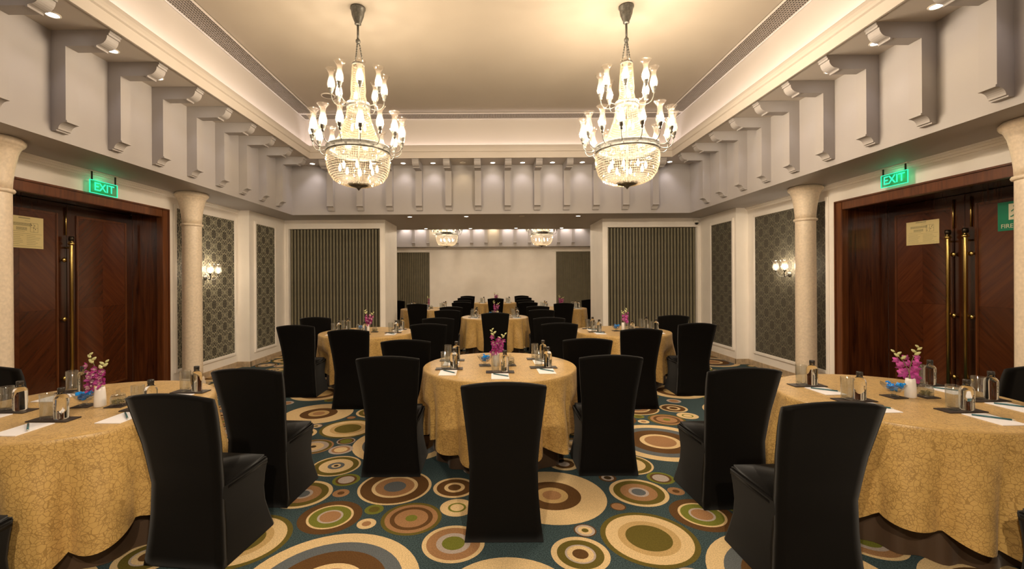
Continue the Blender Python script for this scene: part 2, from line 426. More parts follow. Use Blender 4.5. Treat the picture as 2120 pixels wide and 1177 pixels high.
def build_floor():
    bm = bmesh.new()
    bx(bm, -5.7, 5.7, YBACK-.1, 18.8, -.1, 0)
    keys = list(CAR.keys())
    for i in range(-2, 3):
        for j in range(-2, 9):
            for mi, (x, y, rings) in enumerate(MED):
                cx, cy = x + i*PX, y + j*PY
                rm = rings[0][0]
                if not (-4.8 + rm < cx < 4.8 - rm or True): continue
                if cy < -1.2 or cy > 18.2 or abs(cx) > 5.0: continue
                seg = 48 if cy < 7 else 24
                for k, (r, c) in enumerate(rings):
                    ri = rings[k+1][0] if k+1 < len(rings) else 0
                    z = 0.0006 + mi*.00002
                    ang = [2*PI*q/seg for q in range(seg)]
                    o = [bm.verts.new((cx + r*math.cos(a), cy + r*math.sin(a), z)) for a in ang]
                    if ri:
                        n = [bm.verts.new((cx + ri*math.cos(a), cy + ri*math.sin(a), z)) for a in ang]
                        for q in range(seg):
                            f = bm.faces.new((o[q], o[(q+1)%seg], n[(q+1)%seg], n[q])); f.material_index = keys.index(c)
                    else:
                        f = bm.faces.new(o); f.material_index = keys.index(c)
    me = bpy.data.meshes.new('floor'); bm.to_mesh(me); bm.free()
    struct(link('floor', me, [CAR[k] for k in keys]))
build_floor()

# ------------------------------------------------------------------ room shell
# ceilings (with the tray walls)
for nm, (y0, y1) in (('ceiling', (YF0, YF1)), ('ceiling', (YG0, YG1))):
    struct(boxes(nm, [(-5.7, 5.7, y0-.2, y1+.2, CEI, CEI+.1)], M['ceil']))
DL, DR = (4.22, 6.38), (3.90, 6.04)      # door openings along y
DTOP = 2.60; RDL, RDR = 0.43, 0.62       # recess depths
def side_wall(name, xf, xo, dr, dtop):
    lo, hi = min(xf, xo), max(xf, xo)
    return struct(boxes(name, [(lo, hi, YBACK, dr[0], 0, SOF), (lo, hi, dr[1], YST, 0, SOF), (lo, hi, dr[0], dr[1], dtop, SOF)], M['wall']))
wall_l = side_wall('wall_left', WL, -5.7, DL, DTOP)
wall_r = side_wall('wall_right', WR, 5.7, DR, DTOP)
struct(boxes('wall_left', [(-5.7, W2L, YST, YPF, 0, SOF)], M['wall']))
struct(boxes('wall_right', [(W2R, 5.7, YST, YPF, 0, SOF)], M['wall']))
struct(boxes('wall_left', [(-5.7, -4.62, YPB, YEND, 0, SOF)], M['wall']))
struct(boxes('wall_right', [(4.66, 5.7, YPB, YEND, 0, SOF)], M['wall']))
struct(boxes('wall_rear', [(-5.7, 5.7, YBACK-.15, YBACK, 0, SOF)], M['wall']))
# partition with two slatted openings
PLx, PRx = (-4.42, -2.43), (2.53, 4.48); PTOP = 2.72
wpl = struct(boxes('wall_partition', [(-5.7, PLx[0], YPF, YPB, 0, SOF), (PLx[1], JL, YPF, YPB, 0, SOF), (PLx[0], PLx[1], YPF, YPB, PTOP, SOF), (PLx[0], PLx[1], YPF+.12, YPB, 0, PTOP)], M['wall']))
wpr = struct(boxes('wall_partition', [(PRx[1], 5.7, YPF, YPB, 0, SOF), (JR, PRx[0], YPF, YPB, 0, SOF), (PRx[0], PRx[1], YPF, YPB, PTOP, SOF), (PRx[0], PRx[1], YPF+.12, YPB, 0, PTOP)], M['wall']))
FLx, FRx = (-4.62, -2.62), (2.72, 4.66)
struct(boxes('wall_end', [(-2.62, 2.72, YEND, YEND+.2, 0, SOF), (-5.7, -2.62, YEND+.1, YEND+.2, 0, SOF), (2.72, 5.7, YEND+.1, YEND+.2, 0, SOF), (-4.62, -2.62, YEND, YEND+.1, 2.74, SOF), (2.72, 4.66, YEND, YEND+.1, 2.74, SOF)], M['wall']))
# perimeter beams = friezes
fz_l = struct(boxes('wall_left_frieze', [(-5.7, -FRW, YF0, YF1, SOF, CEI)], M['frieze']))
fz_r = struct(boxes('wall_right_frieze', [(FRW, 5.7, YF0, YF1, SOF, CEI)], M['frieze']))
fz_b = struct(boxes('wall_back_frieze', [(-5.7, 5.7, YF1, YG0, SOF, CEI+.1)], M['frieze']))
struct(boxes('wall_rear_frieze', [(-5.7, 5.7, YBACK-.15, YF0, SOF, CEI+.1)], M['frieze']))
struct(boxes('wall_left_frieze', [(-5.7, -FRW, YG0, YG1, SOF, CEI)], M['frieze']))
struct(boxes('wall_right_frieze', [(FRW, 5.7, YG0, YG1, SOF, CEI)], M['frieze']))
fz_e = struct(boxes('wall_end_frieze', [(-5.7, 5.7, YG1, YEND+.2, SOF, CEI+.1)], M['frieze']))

# trays: ledge slab, cornice lip, tray wall
LIP = [(0.0, USF), (0.575, USF), (0.58, USF-.02), (0.60, USF-.02), (0.60, 3.965), (0.592, 3.97), (0.592, 3.985), (0.612, 3.995), (0.612, 4.02), (0.604, 4.06), (0.585, 4.105), (0.575, 4.12), (0.555, 4.12), (0.555, 3.96), (0.455, 3.96), (0.455, CEI), (0.0, CEI)]
for n, (y0, y1) in enumerate(((YF0, YF1), (YG0, YG1))):
    bm = sweep_rect(LIP, -FRW, FRW, y0, y1)
    struct(link('trim_%d' % (n+1), tomesh(bm, 'tray'), M['cornice']))
# corbels
def corbel_mesh():
    p = [(0, 2.98), (.045, 2.98), (.045, 2.995), (.062, 2.995)]
    for a in range(1, 7):
        t = a/6*PI/2; p.append((.13 - .068*math.cos(t), 2.995 + .062*math.sin(t)))
    p += [(.142, 3.057), (.142, 3.072), (.132, 3.076), (.132, 3.745), (.395, 3.745), (.395, 3.735), (.412, 3.735), (.412, 3.752)]
    for a in range(0, 8):
        t = a/7*PI/2; p.append((.425 + .085*math.sin(t), 3.842 - .085*math.cos(t)))
    p += [(.525, 3.842), (.525, 3.862), (.535, 3.866), (.535, USF-.001), (0, USF-.001)]
    bm = bmesh.new(); W = .062
    a = [bm.verts.new((u, -W, z)) for u, z in p]; b = [bm.verts.new((u, W, z)) for u, z in p]
    bm.faces.new(a); bm.faces.new(b[::-1])
    for i in range(len(p)):
        j = (i+1) % len(p); bm.faces.new((a[i], b[i], b[j], a[j]))
    return tomesh(bm, 'corbel')
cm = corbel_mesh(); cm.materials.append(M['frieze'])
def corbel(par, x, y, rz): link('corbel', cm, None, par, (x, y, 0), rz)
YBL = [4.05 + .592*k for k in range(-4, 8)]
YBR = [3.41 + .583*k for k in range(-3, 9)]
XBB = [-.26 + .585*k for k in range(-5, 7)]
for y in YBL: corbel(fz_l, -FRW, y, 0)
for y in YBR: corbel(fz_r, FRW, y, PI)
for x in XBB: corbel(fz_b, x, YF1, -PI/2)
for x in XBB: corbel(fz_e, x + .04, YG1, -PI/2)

# skirting and crown strips
def strip(name, segs, mat):
    return struct(boxes(name, segs, mat))
strip('baseboard_left', [(WL-.02, WL+.014, DL[1]+.07, YST, 0, .10), (WL-.02, WL+.014, YBACK, DL[0]-.07, 0, .10), (WL-.02, W2L+.014, YST-.014, YST+.02, 0, .10), (W2L-.02, W2L+.014, YST, YPF, 0, .10)], M['skirt_stone'])
strip('baseboard_right', [(WR-.014, WR+.02, DR[1]+.07, YST, 0, .10), (WR-.014, WR+.02, YBACK, DR[0]-.07, 0, .10), (W2R-.014, WR+.02, YST-.014, YST+.02, 0, .10), (W2R-.014, W2R+.02, YST, YPF, 0, .10)], M['skirt_stone'])
strip('baseboard_back', [(-4.5, PLx[0], YPF-.014, YPF, 0, .1), (PLx[1], JL+.014, YPF-.014, YPF, 0, .1), (JR-.014, PRx[0], YPF-.014, YPF, 0, .1), (PRx[1], 4.54, YPF-.014, YPF, 0, .1), (JL-.01, JL+.014, YPF, YPB, 0, .1), (JR-.014, JR+.01, YPF, YPB, 0, .1), (-2.6, 2.7, YEND-.014, YEND, 0, .1)], M['skirt_stone'])
for k, (xa, xb) in enumerate(((WL, WL+.05), (WR-.05, WR))):
    s = 1 if k == 0 else -1; xw = WL if k == 0 else WR
    lo = lambda d: (min(xw, xw+s*d), max(xw, xw+s*d))
    strip('trim_%d' % (3+k), [lo(.055)+(YBACK, YST, SOF-.022, SOF), lo(.04)+(YBACK, YST, SOF-.045, SOF-.022), lo(.018)+(YBACK, YST, SOF-.07, SOF-.045)], M['wall'])

# wallpaper panels in moulded frames
def frame_y(par_name, x, s, y0, y1, z0, z1, splits, mat):
    """panel on a wall facing s along x"""
    def xr(a, b): a, b = x+s*a, x+s*b; return (min(a, b), max(a, b))
    root = struct(boxes(par_name, [xr(-.01, .004) + (y0-.06, y1+.06, z0-.06, z1+.06)], M['wall']))
    ys = [y0] + splits + [y1]
    for a, b in zip(ys, ys[1:]):
        boxes('wallpaper', [xr(.003, .007) + (a+.0015, b-.0015, z0, z1)], mat, root)
    wd = .05
    for seg in ((y0-wd, y0, z0-wd, z1+wd), (y1, y1+wd, z0-wd, z1+wd), (y0, y1, z0-wd, z0), (y0, y1, z1, z1+wd)):
        boxes('panel_molding', [xr(.0, .028) + seg], M['wall'], root, bevel=.006)
frame_y('wall_panel_left', WL, 1, 6.60, 8.09, .285, 2.70, [], M['paper'])
frame_y('wall_panel_left', W2L, 1, 8.41, 9.14, .295, 2.685, [], M['paper'])
frame_y('wall_panel_right', WR, -1, 6.27, 7.97, .285, 2.70, [7.12], M['paper2'])
frame_y('wall_panel_right', W2R, -1, 8.31, 9.10, .295, 2.685, [], M['paper2'])
# moulded frame lines round the slatted openings and on the end wall
def frame_x(par, xs, y, z1, z0=.1):
    wd = .035
    for (a, b, c, d) in ((xs[0]-wd, xs[0], z0, z1+wd), (xs[1], xs[1]+wd, z0, z1+wd), (xs[0], xs[1], z1, z1+wd)):
        boxes('panel_molding', [(a, b, y-.022, y, c, d)], M['wall'], par, bevel=.005)
frame_x(wpl, PLx, YPF, PTOP); frame_x(wpr, PRx, YPF, PTOP)

# ------------------------------------------------------------------ slatted partitions
def slat_mesh(h):
    bm = bmesh.new(); pr = []
    for k in range(7):
        a = PI*k/6; pr.append((-.024*math.cos(a), -.032*math.sin(a)**.7 if 0 < k < 6 else 0))
    lo = [bm.verts.new((x, y, 0)) for x, y in pr]; hi = [bm.verts.new((x, y, h)) for x, y in pr]
    for i in range(6): bm.faces.new((lo[i], lo[i+1], hi[i+1], hi[i]))
    bm.faces.new((lo[6], lo[0], hi[0], hi[6])); bm.faces.new(hi); bm.faces.new(lo[::-1])
    return tomesh(bm, 'slat')
sm = slat_mesh(PTOP - .02); sm.materials.append(M['slat'])
def slat_wall(xs, y, label):
    root = tag(empty('slatted_partition', ((xs[0]+xs[1])/2, y, 0)), label, 'partition')
    mid = (xs[0]+xs[1])/2; wdt = xs[1]-xs[0]
    b = boxes('backing_panel', [(-wdt/2+.002, wdt/2-.002, .085, .118, .0, PTOP-.003)], M['slat_dark'], root)
    n = 28; p = wdt/n
    for i in range(n):
        xx = -wdt/2 + p*(i+.5)
        link('slat', sm, None, root, (xx, .084, .012))
    return root
slat_wall(PLx, YPF, 'olive brown vertical slatted partition panel across the hall from the dome camera')
slat_wall(PRx, YPF, 'olive brown vertical slatted partition panel beside the black dome camera')
for xs, lab, p in ((FLx, 'far ribbed olive curtain wall on the side opposite the FIRE sign', .075), (FRx, 'far ribbed olive curtain wall on the FIRE sign side', .055)):
    bm = bmesh.new()
    n = int((xs[1]-xs[0])/p)
    root = tag(empty('ribbed_partition', ((xs[0]+xs[1])/2, YEND, 0)), lab, 'partition')
    wdt = xs[1]-xs[0]; p = wdt/n
    boxes('backing_panel', [(-wdt/2+.002, wdt/2-.002, .07, .098, 0, 2.735)], M['slat_dark'], root)
    for i in range(n):
        xx = -wdt/2 + p*(i+.5); bx(bm, xx-p*.36, xx+p*.36, .03, .069, .01, 2.73)
    r = link('ribs', tomesh(bm, 'ribs'), M['slat'], root); r['kind'] = 'stuff'

# ------------------------------------------------------------------ columns
COLP = [(.165, 0), (.165, .10), (.150, .12), (.152, .15), (.134, .18), (.130, .30), (.126, 2.40), (.126, 2.415), (.142, 2.42), (.148, 2.435), (.142, 2.45), (.127, 2.455), (.130, 2.52), (.142, 2.64), (.165, 2.77), (.185, 2.825), (.19, 2.83), (.19, 2.838), (.205, 2.845), (.218, 2.868), (.218, 2.885), (.205, 2.90), (.20, 2.908), (0, 2.908)]
bm = bmesh.new(); lathe_bm(bm, COLP[:14], 32); colme_s = tomesh(bm, 'shaft', True)
for (x, y, lab) in ((-4.46, 3.936, 'cream stone column at the near jamb of the doors without the FIRE sign'), (-4.46, 6.56, 'cream stone column between two-shade wall lamp and doors without the FIRE sign'),
                    (4.50, 3.63, 'cream stone column partly hiding the green FIRE sign'), (4.52, 6.34, 'cream stone column beside the wall lamp near the FIRE sign doors')):
    root = tag(empty('stone_column', (x, y, 0)), lab, 'column', 'stone columns flanking the doors')
    lathe('base', COLP[:5] + [(0, .18)], M['stone'], root, 32)
    lathe('shaft', [(0, .18), (.134, .18), (.130, .30), (.126, 2.40), (.126, 2.4145)], M['stone'], root, 32)
    lathe('necking_ring', [(.12, 2.414), (.126, 2.415), (.142, 2.42), (.148, 2.435), (.142, 2.45), (.127, 2.455), (.12, 2.456)], M['stone'], root, 32)
    lathe('capital', [(.12, 2.455)] + COLP[11:], M['stone'], root, 32)

# ------------------------------------------------------------------ doors
def door(n, s, xw, dr, rec, seam, closed_pull, knobs):
    """s: +1 door in the left wall (faces +x), -1 right wall. built in wall coordinates"""
    X = lambda d: xw - s*d                      # depth d into the wall
    def bxs(name, a, b, y0, y1, z0, z1, mat, par, bev=0):
        xa, xb = X(a), X(b); return boxes(name, [(min(xa, xb), max(xa, xb), y0, y1, z0, z1)], mat, par, bev)
    root = empty('door_%d' % n, (0, 0, 0)); struct(root)
    fw = .075
    # architrave (two steps) and reveals
    for (y0, y1, z0, z1) in ((dr[0]-.03, dr[0]+fw, 0, DTOP+.03), (dr[1]-fw, dr[1]+.03, 0, DTOP+.03), (dr[0]+fw, dr[1]-fw, DTOP-fw, DTOP+.03)):
        bxs('door_frame', -.03, .06, y0, y1, z0, z1, M['wood_f'], root, .006)
    for (y0, y1, z0, z1) in ((dr[0]-.05, dr[0]-.03, 0, DTOP+.05), (dr[1]+.03, dr[1]+.05, 0, DTOP+.05), (dr[0]-.03, dr[1]+.03, DTOP+.03, DTOP+.05)):
        bxs('architrave', -.045, 0, y0, y1, z0, z1, M['wood_f'], root, .004)
    jy = dr[1]-.04
    bxs('reveal', .06, rec, dr[1]-.045, dr[1], 0, DTOP, M['wood_v'], root)
    bxs('reveal', .06, rec, dr[0], dr[0]+.045, 0, DTOP, M['wood_v'], root)
    bxs('reveal', .06, rec, dr[0]+.045, dr[1]-.045, DTOP-.045, DTOP, M['wood_d'], root)
    bxs('back_board', rec+.06, rec+.09, dr[0], dr[1], 0, DTOP, M['wood_d'], root)
    # two leaves
    for (a, b) in ((dr[0]+.046, seam-.002), (seam+.002, dr[1]-.046)):
        leaf = bxs('door_leaf', rec, rec+.045, a, b, .006, DTOP-.05, M['wood_d'], root, .003)
        st = .14; pz0, pz1 = .25, DTOP-.20; pa, pb = a+st, b-st
        for (y0, y1, z0, z1) in ((pa-.028, pa, pz0-.028, pz1+.028), (pb, pb+.028, pz0-.028, pz1+.028), (pa, pb, pz0-.028, pz0), (pa, pb, pz1, pz1+.028)):
            bxs('panel_molding', rec-.016, rec, y0, y1, z0, z1, M['wood_f'], leaf, .006)
        ym, zm = (pa+pb)/2, 1.28
        for k, (y0, y1, z0, z1) in enumerate(((pa, ym, pz0, zm), (ym, pb, pz0, zm), (pa, ym, zm, pz1), (ym, pb, zm, pz1))):
            bxs('veneer_panel', rec-.005, rec, y0+.0008, y1-.0008, z0+.0008, z1-.0008, M['wood_a'] if k in (0, 3) else M['wood_b'], leaf)
    # pull bars
    for yb in closed_pull:
        d = rec - .075
        lathe('pull_bar', [(0, .22), (.019, .22), (.019, 2.06), (.017, 2.07), (0, 2.07)], M['brass'], root, 14, (X(d), yb, 0))
        lathe('finial', [(.018, 0), (.030, .008), (.034, .022), (.027, .034), (.020, .045), (.022, .055), (0, .062)], M['brass'], root, 16, (X(d), yb, 2.05))
        lathe('mount_cap', [(.0, 0), (.024, .0), (.03, .03), (.026, .055), (0, .06)], M['dkmetal'], root, 14, (X(d), yb, 2.10))
        for zz in (.30, 2.02):
            tube('standoff', [(X(d), yb, zz), (X(rec), yb, zz)], .012, M['brass'], root)
        tube('flush_rod', [(X(rec-.012), yb + .0, 2.17), (X(rec-.012), yb, DTOP-.09)], .008, M['brass'], root)
    # bolt knobs on the meeting stiles
    for yk in knobs:
        for zz in (.45, 1.16, 1.87):
            o = lathe('door_knob', [(.012, 0), (.012, .018), (.024, .022), (.030, .034), (.024, .046), (0, .052)], M['brass'], root, 14, (X(rec), yk, zz))
            o.rotation_euler = (0, s*PI/2, 0)
    return X
XL = door(1, 1, WL, DL, RDL, 5.355, [5.335], [5.29])
XR = door(2, -1, WR, DR, RDR, 5.02, [4.945, 5.135], [4.925, 5.115])

def sheet(name, x, s, y0, y1, z0, z1, base, prints, label, cat, thick=.002):
    """flat sign on a surface facing s along x; prints: list of (u0,u1,v0,v1,material) in 0..1, u runs to the viewer's right"""
    def U(u): return (y0 + (y1-y0)*u) if s > 0 else (y1 - (y1-y0)*u)
    root = boxes(name, [(min(x, x+s*thick), max(x, x+s*thick), y0, y1, z0, z1)], base)
    tag(root, label, cat)
    by = {}
    for (a, b, c, d, mm) in prints: by.setdefault(mm, []).append((a, b, c, d))
    for mm, ls in by.items():
        lst = []
        for a, b, c, d in ls:
            ya, yb = sorted((U(a), U(b))); xa, xb = sorted((x+s*thick, x+s*(thick+.0006)))
            lst.append((xa, xb, ya, yb, z0+(z1-z0)*c, z0+(z1-z0)*d))
        boxes('printed_marks', lst, M[mm], root)
    return root
def plan_prints(seed, mirror):
    rnd = random.Random(seed); P = []
    P.append((.30, .62, .945, .958, 'print'))
    P.append((.30, .62, .925, .93, 'print'))
    # rooms: little squares with diagonals suggested by dots
    for row, (v, n, u0) in enumerate(((.70, 7, .14), (.56, 4, .24))):
        for k in range(n):
            u = u0 + k*.075
            if mirror: u = 1-u-.06
            for (a, b, c, d) in ((0, .06, 0, .006), (0, .06, .085, .091), (0, .004, 0, .09), (.056, .06, 0, .09)): P.append((u+a, u+b, v+c, v+d, 'print'))
            for q in range(4): P.append((u+.012+q*.01, u+.022+q*.01, v+.018+.014*q, v+.034+.014*q, 'print'))
            P.append((u+.012, u+.022, v+.06, v+.076, 'print')); P.append((u+.04, u+.05, v+.018, v+.03, 'print'))
    for (a, b, c, d) in ((.62, .84, .80, .806), (.62, .84, .52, .526), (.62, .624, .52, .80), (.84, .844, .52, .80), (.72, .724, .52, .8), (.62, .84, .66, .666), (.47, .62, .86, .866), (.08, .47, .52, .526)):
        if mirror: a, b = 1-b, 1-a
        P.append((a, b, c, d, 'print'))
    for k in range(4):
        u, v = rnd.uniform(.63, .8), rnd.uniform(.55, .76)
        if mirror: u = 1-u
        P.append((u, u+.02, v, v+.03, 'print'))
    for k in range(6):
        P.append((.06, .06+rnd.uniform(.25, .38), .12+k*.055, .126+k*.055, 'print')); P.append((.52, .52+rnd.uniform(.25, .4), .12+k*.055, .126+k*.055, 'print'))
    P.append((.04, .96, .06, .066, 'print')); P.append((.04, .96, .455, .46, 'print'))
    return P
xs_l = XL(RDL) ; xs_r = XR(RDR)
sheet('evacuation_plan', xs_l + .0055, 1, 4.69, 5.07, 1.985, 2.335, M['plan'], plan_prints(1, False), 'yellow evacuation plan sheet on the doors without the FIRE sign', 'notice')
sheet('evacuation_plan', xs_r - .0055, -1, 5.30, 5.72, 2.015, 2.31, M['plan'], plan_prints(2, False), 'yellow evacuation plan sheet sharing its doors with the green FIRE sign', 'notice')
# FIRE EXIT sign on the near leaf of the right doors
fs = boxes('fire_exit_sign', [(xs_r-.010, xs_r-.0058, 4.35, 4.685, 2.09, 2.39)], M['green_sign'])
tag(fs, 'green fire exit sign with running figure on the door leaf', 'sign')
def on_right(me, name, x, y, z, mat, par):
    o = link(name, me, mat, par); o.matrix_world = Matrix.Translation((x, y, z)) @ Matrix.Rotation(-PI/2, 4, 'Z') @ Matrix.Rotation(PI/2, 4, 'X'); return o
on_right(text_mesh('FIRE', .062, .0008), 'lettering', xs_r-.011, 4.60, 2.135, M['sign_cream'], fs)
on_right(text_mesh('EXIT', .062, .0008), 'lettering', xs_r-.011, 4.44, 2.135, M['sign_cream'], fs)
boxes('pictogram_door', [(xs_r-.0115, xs_r-.010, 4.465, 4.585, 2.20, 2.365)], M['sign_cream'], fs)
bmp = bmesh.new()
xx = xs_r-.0135
for (y0, z0, y1, z1, wd) in ((4.63, 2.315, 4.62, 2.265, .022), (4.62, 2.265, 4.585, 2.245, .014), (4.585, 2.245, 4.59, 2.205, .012), (4.62, 2.265, 4.65, 2.235, .014), (4.65, 2.235, 4.668, 2.232, .012), (4.63, 2.31, 4.60, 2.29, .010), (4.63, 2.31, 4.66, 2.285, .010)):
    tube_bm(bmp, [(xx, y0, z0), (xx, y1, z1)], wd/2, 6)
lathe_bm(bmp, [(0, -.012), (.009, -.008), (.012, 0), (.009, .008), (0, .012)], 8, xx, 4.632, 2.338)
for v in bmp.verts: v.co.x = xx + (v.co.x-xx)*.12
for v in bmp.verts: v.co.y -= .10
link('running_figure', tomesh(bmp, 'fig'), M['green_sign'], fs)

# hanging exit signs
def exit_sign(x, s, y0, y1, z0, z1, label):
    root = tag(empty('exit_sign', (x, (y0+y1)/2, SOF)), label, 'exit sign')
    L = (y1-y0)/2; ym = (y0+y1)/2
    def B(name, lst, mat): return boxes(name, lst, mat, root)
    zt, zb = z1-SOF, z0-SOF
    B('acrylic_plate', [(-.004, .004, -L, L, zb, zt)], M['exit_plate'])
    e = .007
    for seg in ((-.0055, .0055, -L, L, zt-e, zt), (-.0055, .0055, -L, L, zb, zb+e), (-.0055, .0055, -L, -L+e, zb+e, zt-e), (-.0055, .0055, L-e, L, zb+e, zt-e)):
        B('lit_edge', [seg], M['exit_glow'])
    me = text_mesh('EXIT', .135, .001, .0025)
    o = link('lettering', me, M['exit_glow'], root)
    o.matrix_local = Matrix.Translation((s*.0055, 0, (zb+zt)/2)) @ Matrix.Rotation(s*PI/2, 4, 'Z') @ Matrix.Rotation(PI/2, 4, 'X')
    for yy in (-L+.03, L-.03):
        B('hanger', [(-.006, .006, yy-.006, yy+.006, zt, -.012)], M['dkmetal'])
    B('ceiling_bar', [(-.012, .012, -L, L, -.014, -.001)], M['white_plastic'])
    add_light('exit_glow_lamp', 'POINT', (x - s*.03, ym, (z0+z1)/2+.04), 0.22, (.05, 1, .45), shadow_soft_size=.05)
    return root
exit_sign(-4.655, 1, 5.105, 5.485, 2.645, 2.80, 'green glowing EXIT sign above the doors without the FIRE sign')
exit_sign(4.695, -1, 4.96, 5.305, 2.675, 2.825, 'green glowing EXIT sign above the FIRE sign doors')

# ------------------------------------------------------------------ air grilles, speaker, dome camera
def grille(x0, x1, y0, y1, label, along='y'):
    root = tag(empty('ceiling_grille', ((x0+x1)/2, (y0+y1)/2, CEI)), label, 'air grille')
    hx, hy = (x1-x0)/2, (y1-y0)/2
    boxes('duct_plate', [(-hx, hx, -hy, hy, -.006, -.001)], M['grille_dark'], root)
    for seg in ((-hx, -hx+.018, -hy, hy), (hx-.018, hx, -hy, hy), (-hx+.018, hx-.018, -hy, -hy+.018), (-hx+.018, hx-.018, hy-.018, hy)):
        boxes('grille_frame', [seg + (-.022, -.006)], M['cornice'], root)
    bm = bmesh.new()
    n = int((2*hx-.036)/.03)
    for i in range(1, n): xx = -hx+.018 + (2*hx-.036)*i/n; bx(bm, xx-.007, xx+.007, -hy+.018, hy-.018, -.014, -.008)
    m_ = int((2*hy-.036)/.036)
    for i in range(1, m_): yy = -hy+.018 + (2*hy-.036)*i/m_; bx(bm, -hx+.018, hx-.018, yy-.006, yy+.006, -.0138, -.0082)
    b = link('grille_bars', tomesh(bm, 'bars'), M['grille'], root); b['kind'] = 'stuff'
grille(-TWX+.005, -3.22, 1.25, 8.05, 'long perforated air grille along ceiling edge, side opposite the FIRE sign')
grille(3.22, TWX-.005, 1.25, 8.05, 'long perforated air grille along ceiling edge on the FIRE sign side')
grille(-TWX+.005, TWX-.005, 8.06, 8.355, 'air grille along the ceiling edge above the wide opening')
sp = tag(empty('ceiling_speaker', (-2.69, 7.29, CEI)), 'round grey ceiling speaker near the chandelier opposite the FIRE sign', 'speaker')
lathe('speaker_rim', [(.10, 0), (.115, -.002), (.112, -.012), (.098, -.014), (.096, -.004)], M['white_plastic'], sp, 28, close=True)
lathe('speaker_mesh', [(.0, -.016), (.06, -.016), (.094, -.013), (.097, -.004), (0, -.004)], M['grille'], sp, 28)
dc = tag(empty('dome_camera', (4.44, 9.53, 2.80)), 'small black dome camera in the wall corner by the slatted partition', 'camera')
lathe('base', [(0, .05), (.05, .05), (.05, .02), (.042, .0), (0, .0)], M['white_plastic'], dc, 20)
lathe('dome', [(.04, 0), (.037, -.018), (.025, -.034), (0, -.042)], M['black_plastic'], dc, 20)
boxes('mount_arm', [(-.02, .05, -.015, .068, .02, .045)], M['white_plastic'], dc)

# ------------------------------------------------------------------ downlights
dl0 = [None, None]
def downlight(x, y, z, label, group, on=True, spot=None):
    k = 0 if on else 1
    if dl0[k] is None:
        r = empty('downlight')
        lathe('trim_ring', [(.044, -.001), (.058, -.001), (.056, -.008), (.046, -.010)], M['white_plastic'], r, 20, close=True)
        lathe('lens', [(0, -.004), (.045, -.004), (.045, -.001), (0, -.001)], M['lens'] if on else M['lens_off'], r, 20)
        dl0[k] = r
    else: r = dup(dl0[k], (0, 0, 0))
    r.location = (x, y, z); tag(r, label, 'downlight', group)
    if spot:
        add_light('downlight_lamp', 'SPOT', (x, y, z-.03), spot[0], spot[1], (spot[3], spot[4], 0) if len(spot) > 3 else (0, 0, 0), spot_size=spot[2], spot_blend=.8, shadow_soft_size=.04)
ORD = 'first second third fourth fifth sixth seventh eighth ninth tenth eleventh twelfth thirteenth'.split()
FZ = 5.0
ly = [(a+b)/2 for a, b in zip(YBL, YBL[1:])]; ry = [(a+b)/2 for a, b in zip(YBR, YBR[1:])]; bxm = [(a+b)/2 for a, b in zip(XBB, XBB[1:])]
for i, y in enumerate(ly + [8.5]):
    wm = i in (8, 10)
    downlight(-3.73, y, USF-.0, ORD[len(ly)-i] + ' ledge downlight from the wide-opening corner, side opposite the FIRE sign', 'ledge downlights opposite the FIRE sign', True, (FZ, WARM if wm else COOL, 1.75, 0, -.12))
for i, y in enumerate(ry + [8.45]):
    wm = i in (3,)
    downlight(3.75, y, USF-.0, ORD[len(ry)-i] + ' ledge downlight from the dome camera corner, on the FIRE sign side', 'ledge downlights on the FIRE sign side', True, (FZ, WARM if wm else COOL, 1.75, 0, .12))
for i, x in enumerate([-3.5] + bxm + [3.5]):
    wm = i == 5
    downlight(x, 8.63, USF-.0, ORD[len(bxm)+1-i] + (' and only unlit' if wm else '') + ' ledge downlight above the wide opening, counted from the dome camera', 'ledge downlights above the wide opening', not wm, (FZ*(.8 if wm else 1), WARM if wm else COOL, 1.75, .12, 0))
for i, x in enumerate([-3.5] + bxm + [3.5]):
    wm = i in (2, 6)
    downlight(x+.04, 17.66, USF-.0, ORD[len(bxm)+1-i] + ' ledge downlight above the white end wall, counted from FIRE sign side', 'ledge downlights above the end wall', True, (FZ*5.5, WARM if wm else (1, .86, .78), 1.75, .12, 0))
for i, x in enumerate((-1.69, -.52, .63, 1.80)):
    downlight(x, 9.13, SOF, ORD[3-i] + ' downlight from the dome camera in the soffit row nearer the corbels' if x != .63 else 'unlit downlight, second from the dome camera in the soffit row', 'soffit downlights, near row' , x != .63, (10, WARM, 2.2) if x != .63 else None)
for i, x in enumerate((-1.68, -.54, .63, 1.80)):
    downlight(x, 11.3, SOF, ORD[3-i] + ' downlight from FIRE sign side in soffit row nearer the end wall', 'soffit downlights, far row', True, (10, WARM, 2.2))

for x in (-.6, .6):  # fill spots added behind the camera to brighten lower walls, cloths and chairs
    downlight(x, -.5, SOF, 'added fill downlight in the rear soffit ' + ('on the FIRE sign side' if x > 0 else 'away from the FIRE sign side'), 'added fill downlights at the rear', True, (250, CHA, 2.5, D(40), 0))

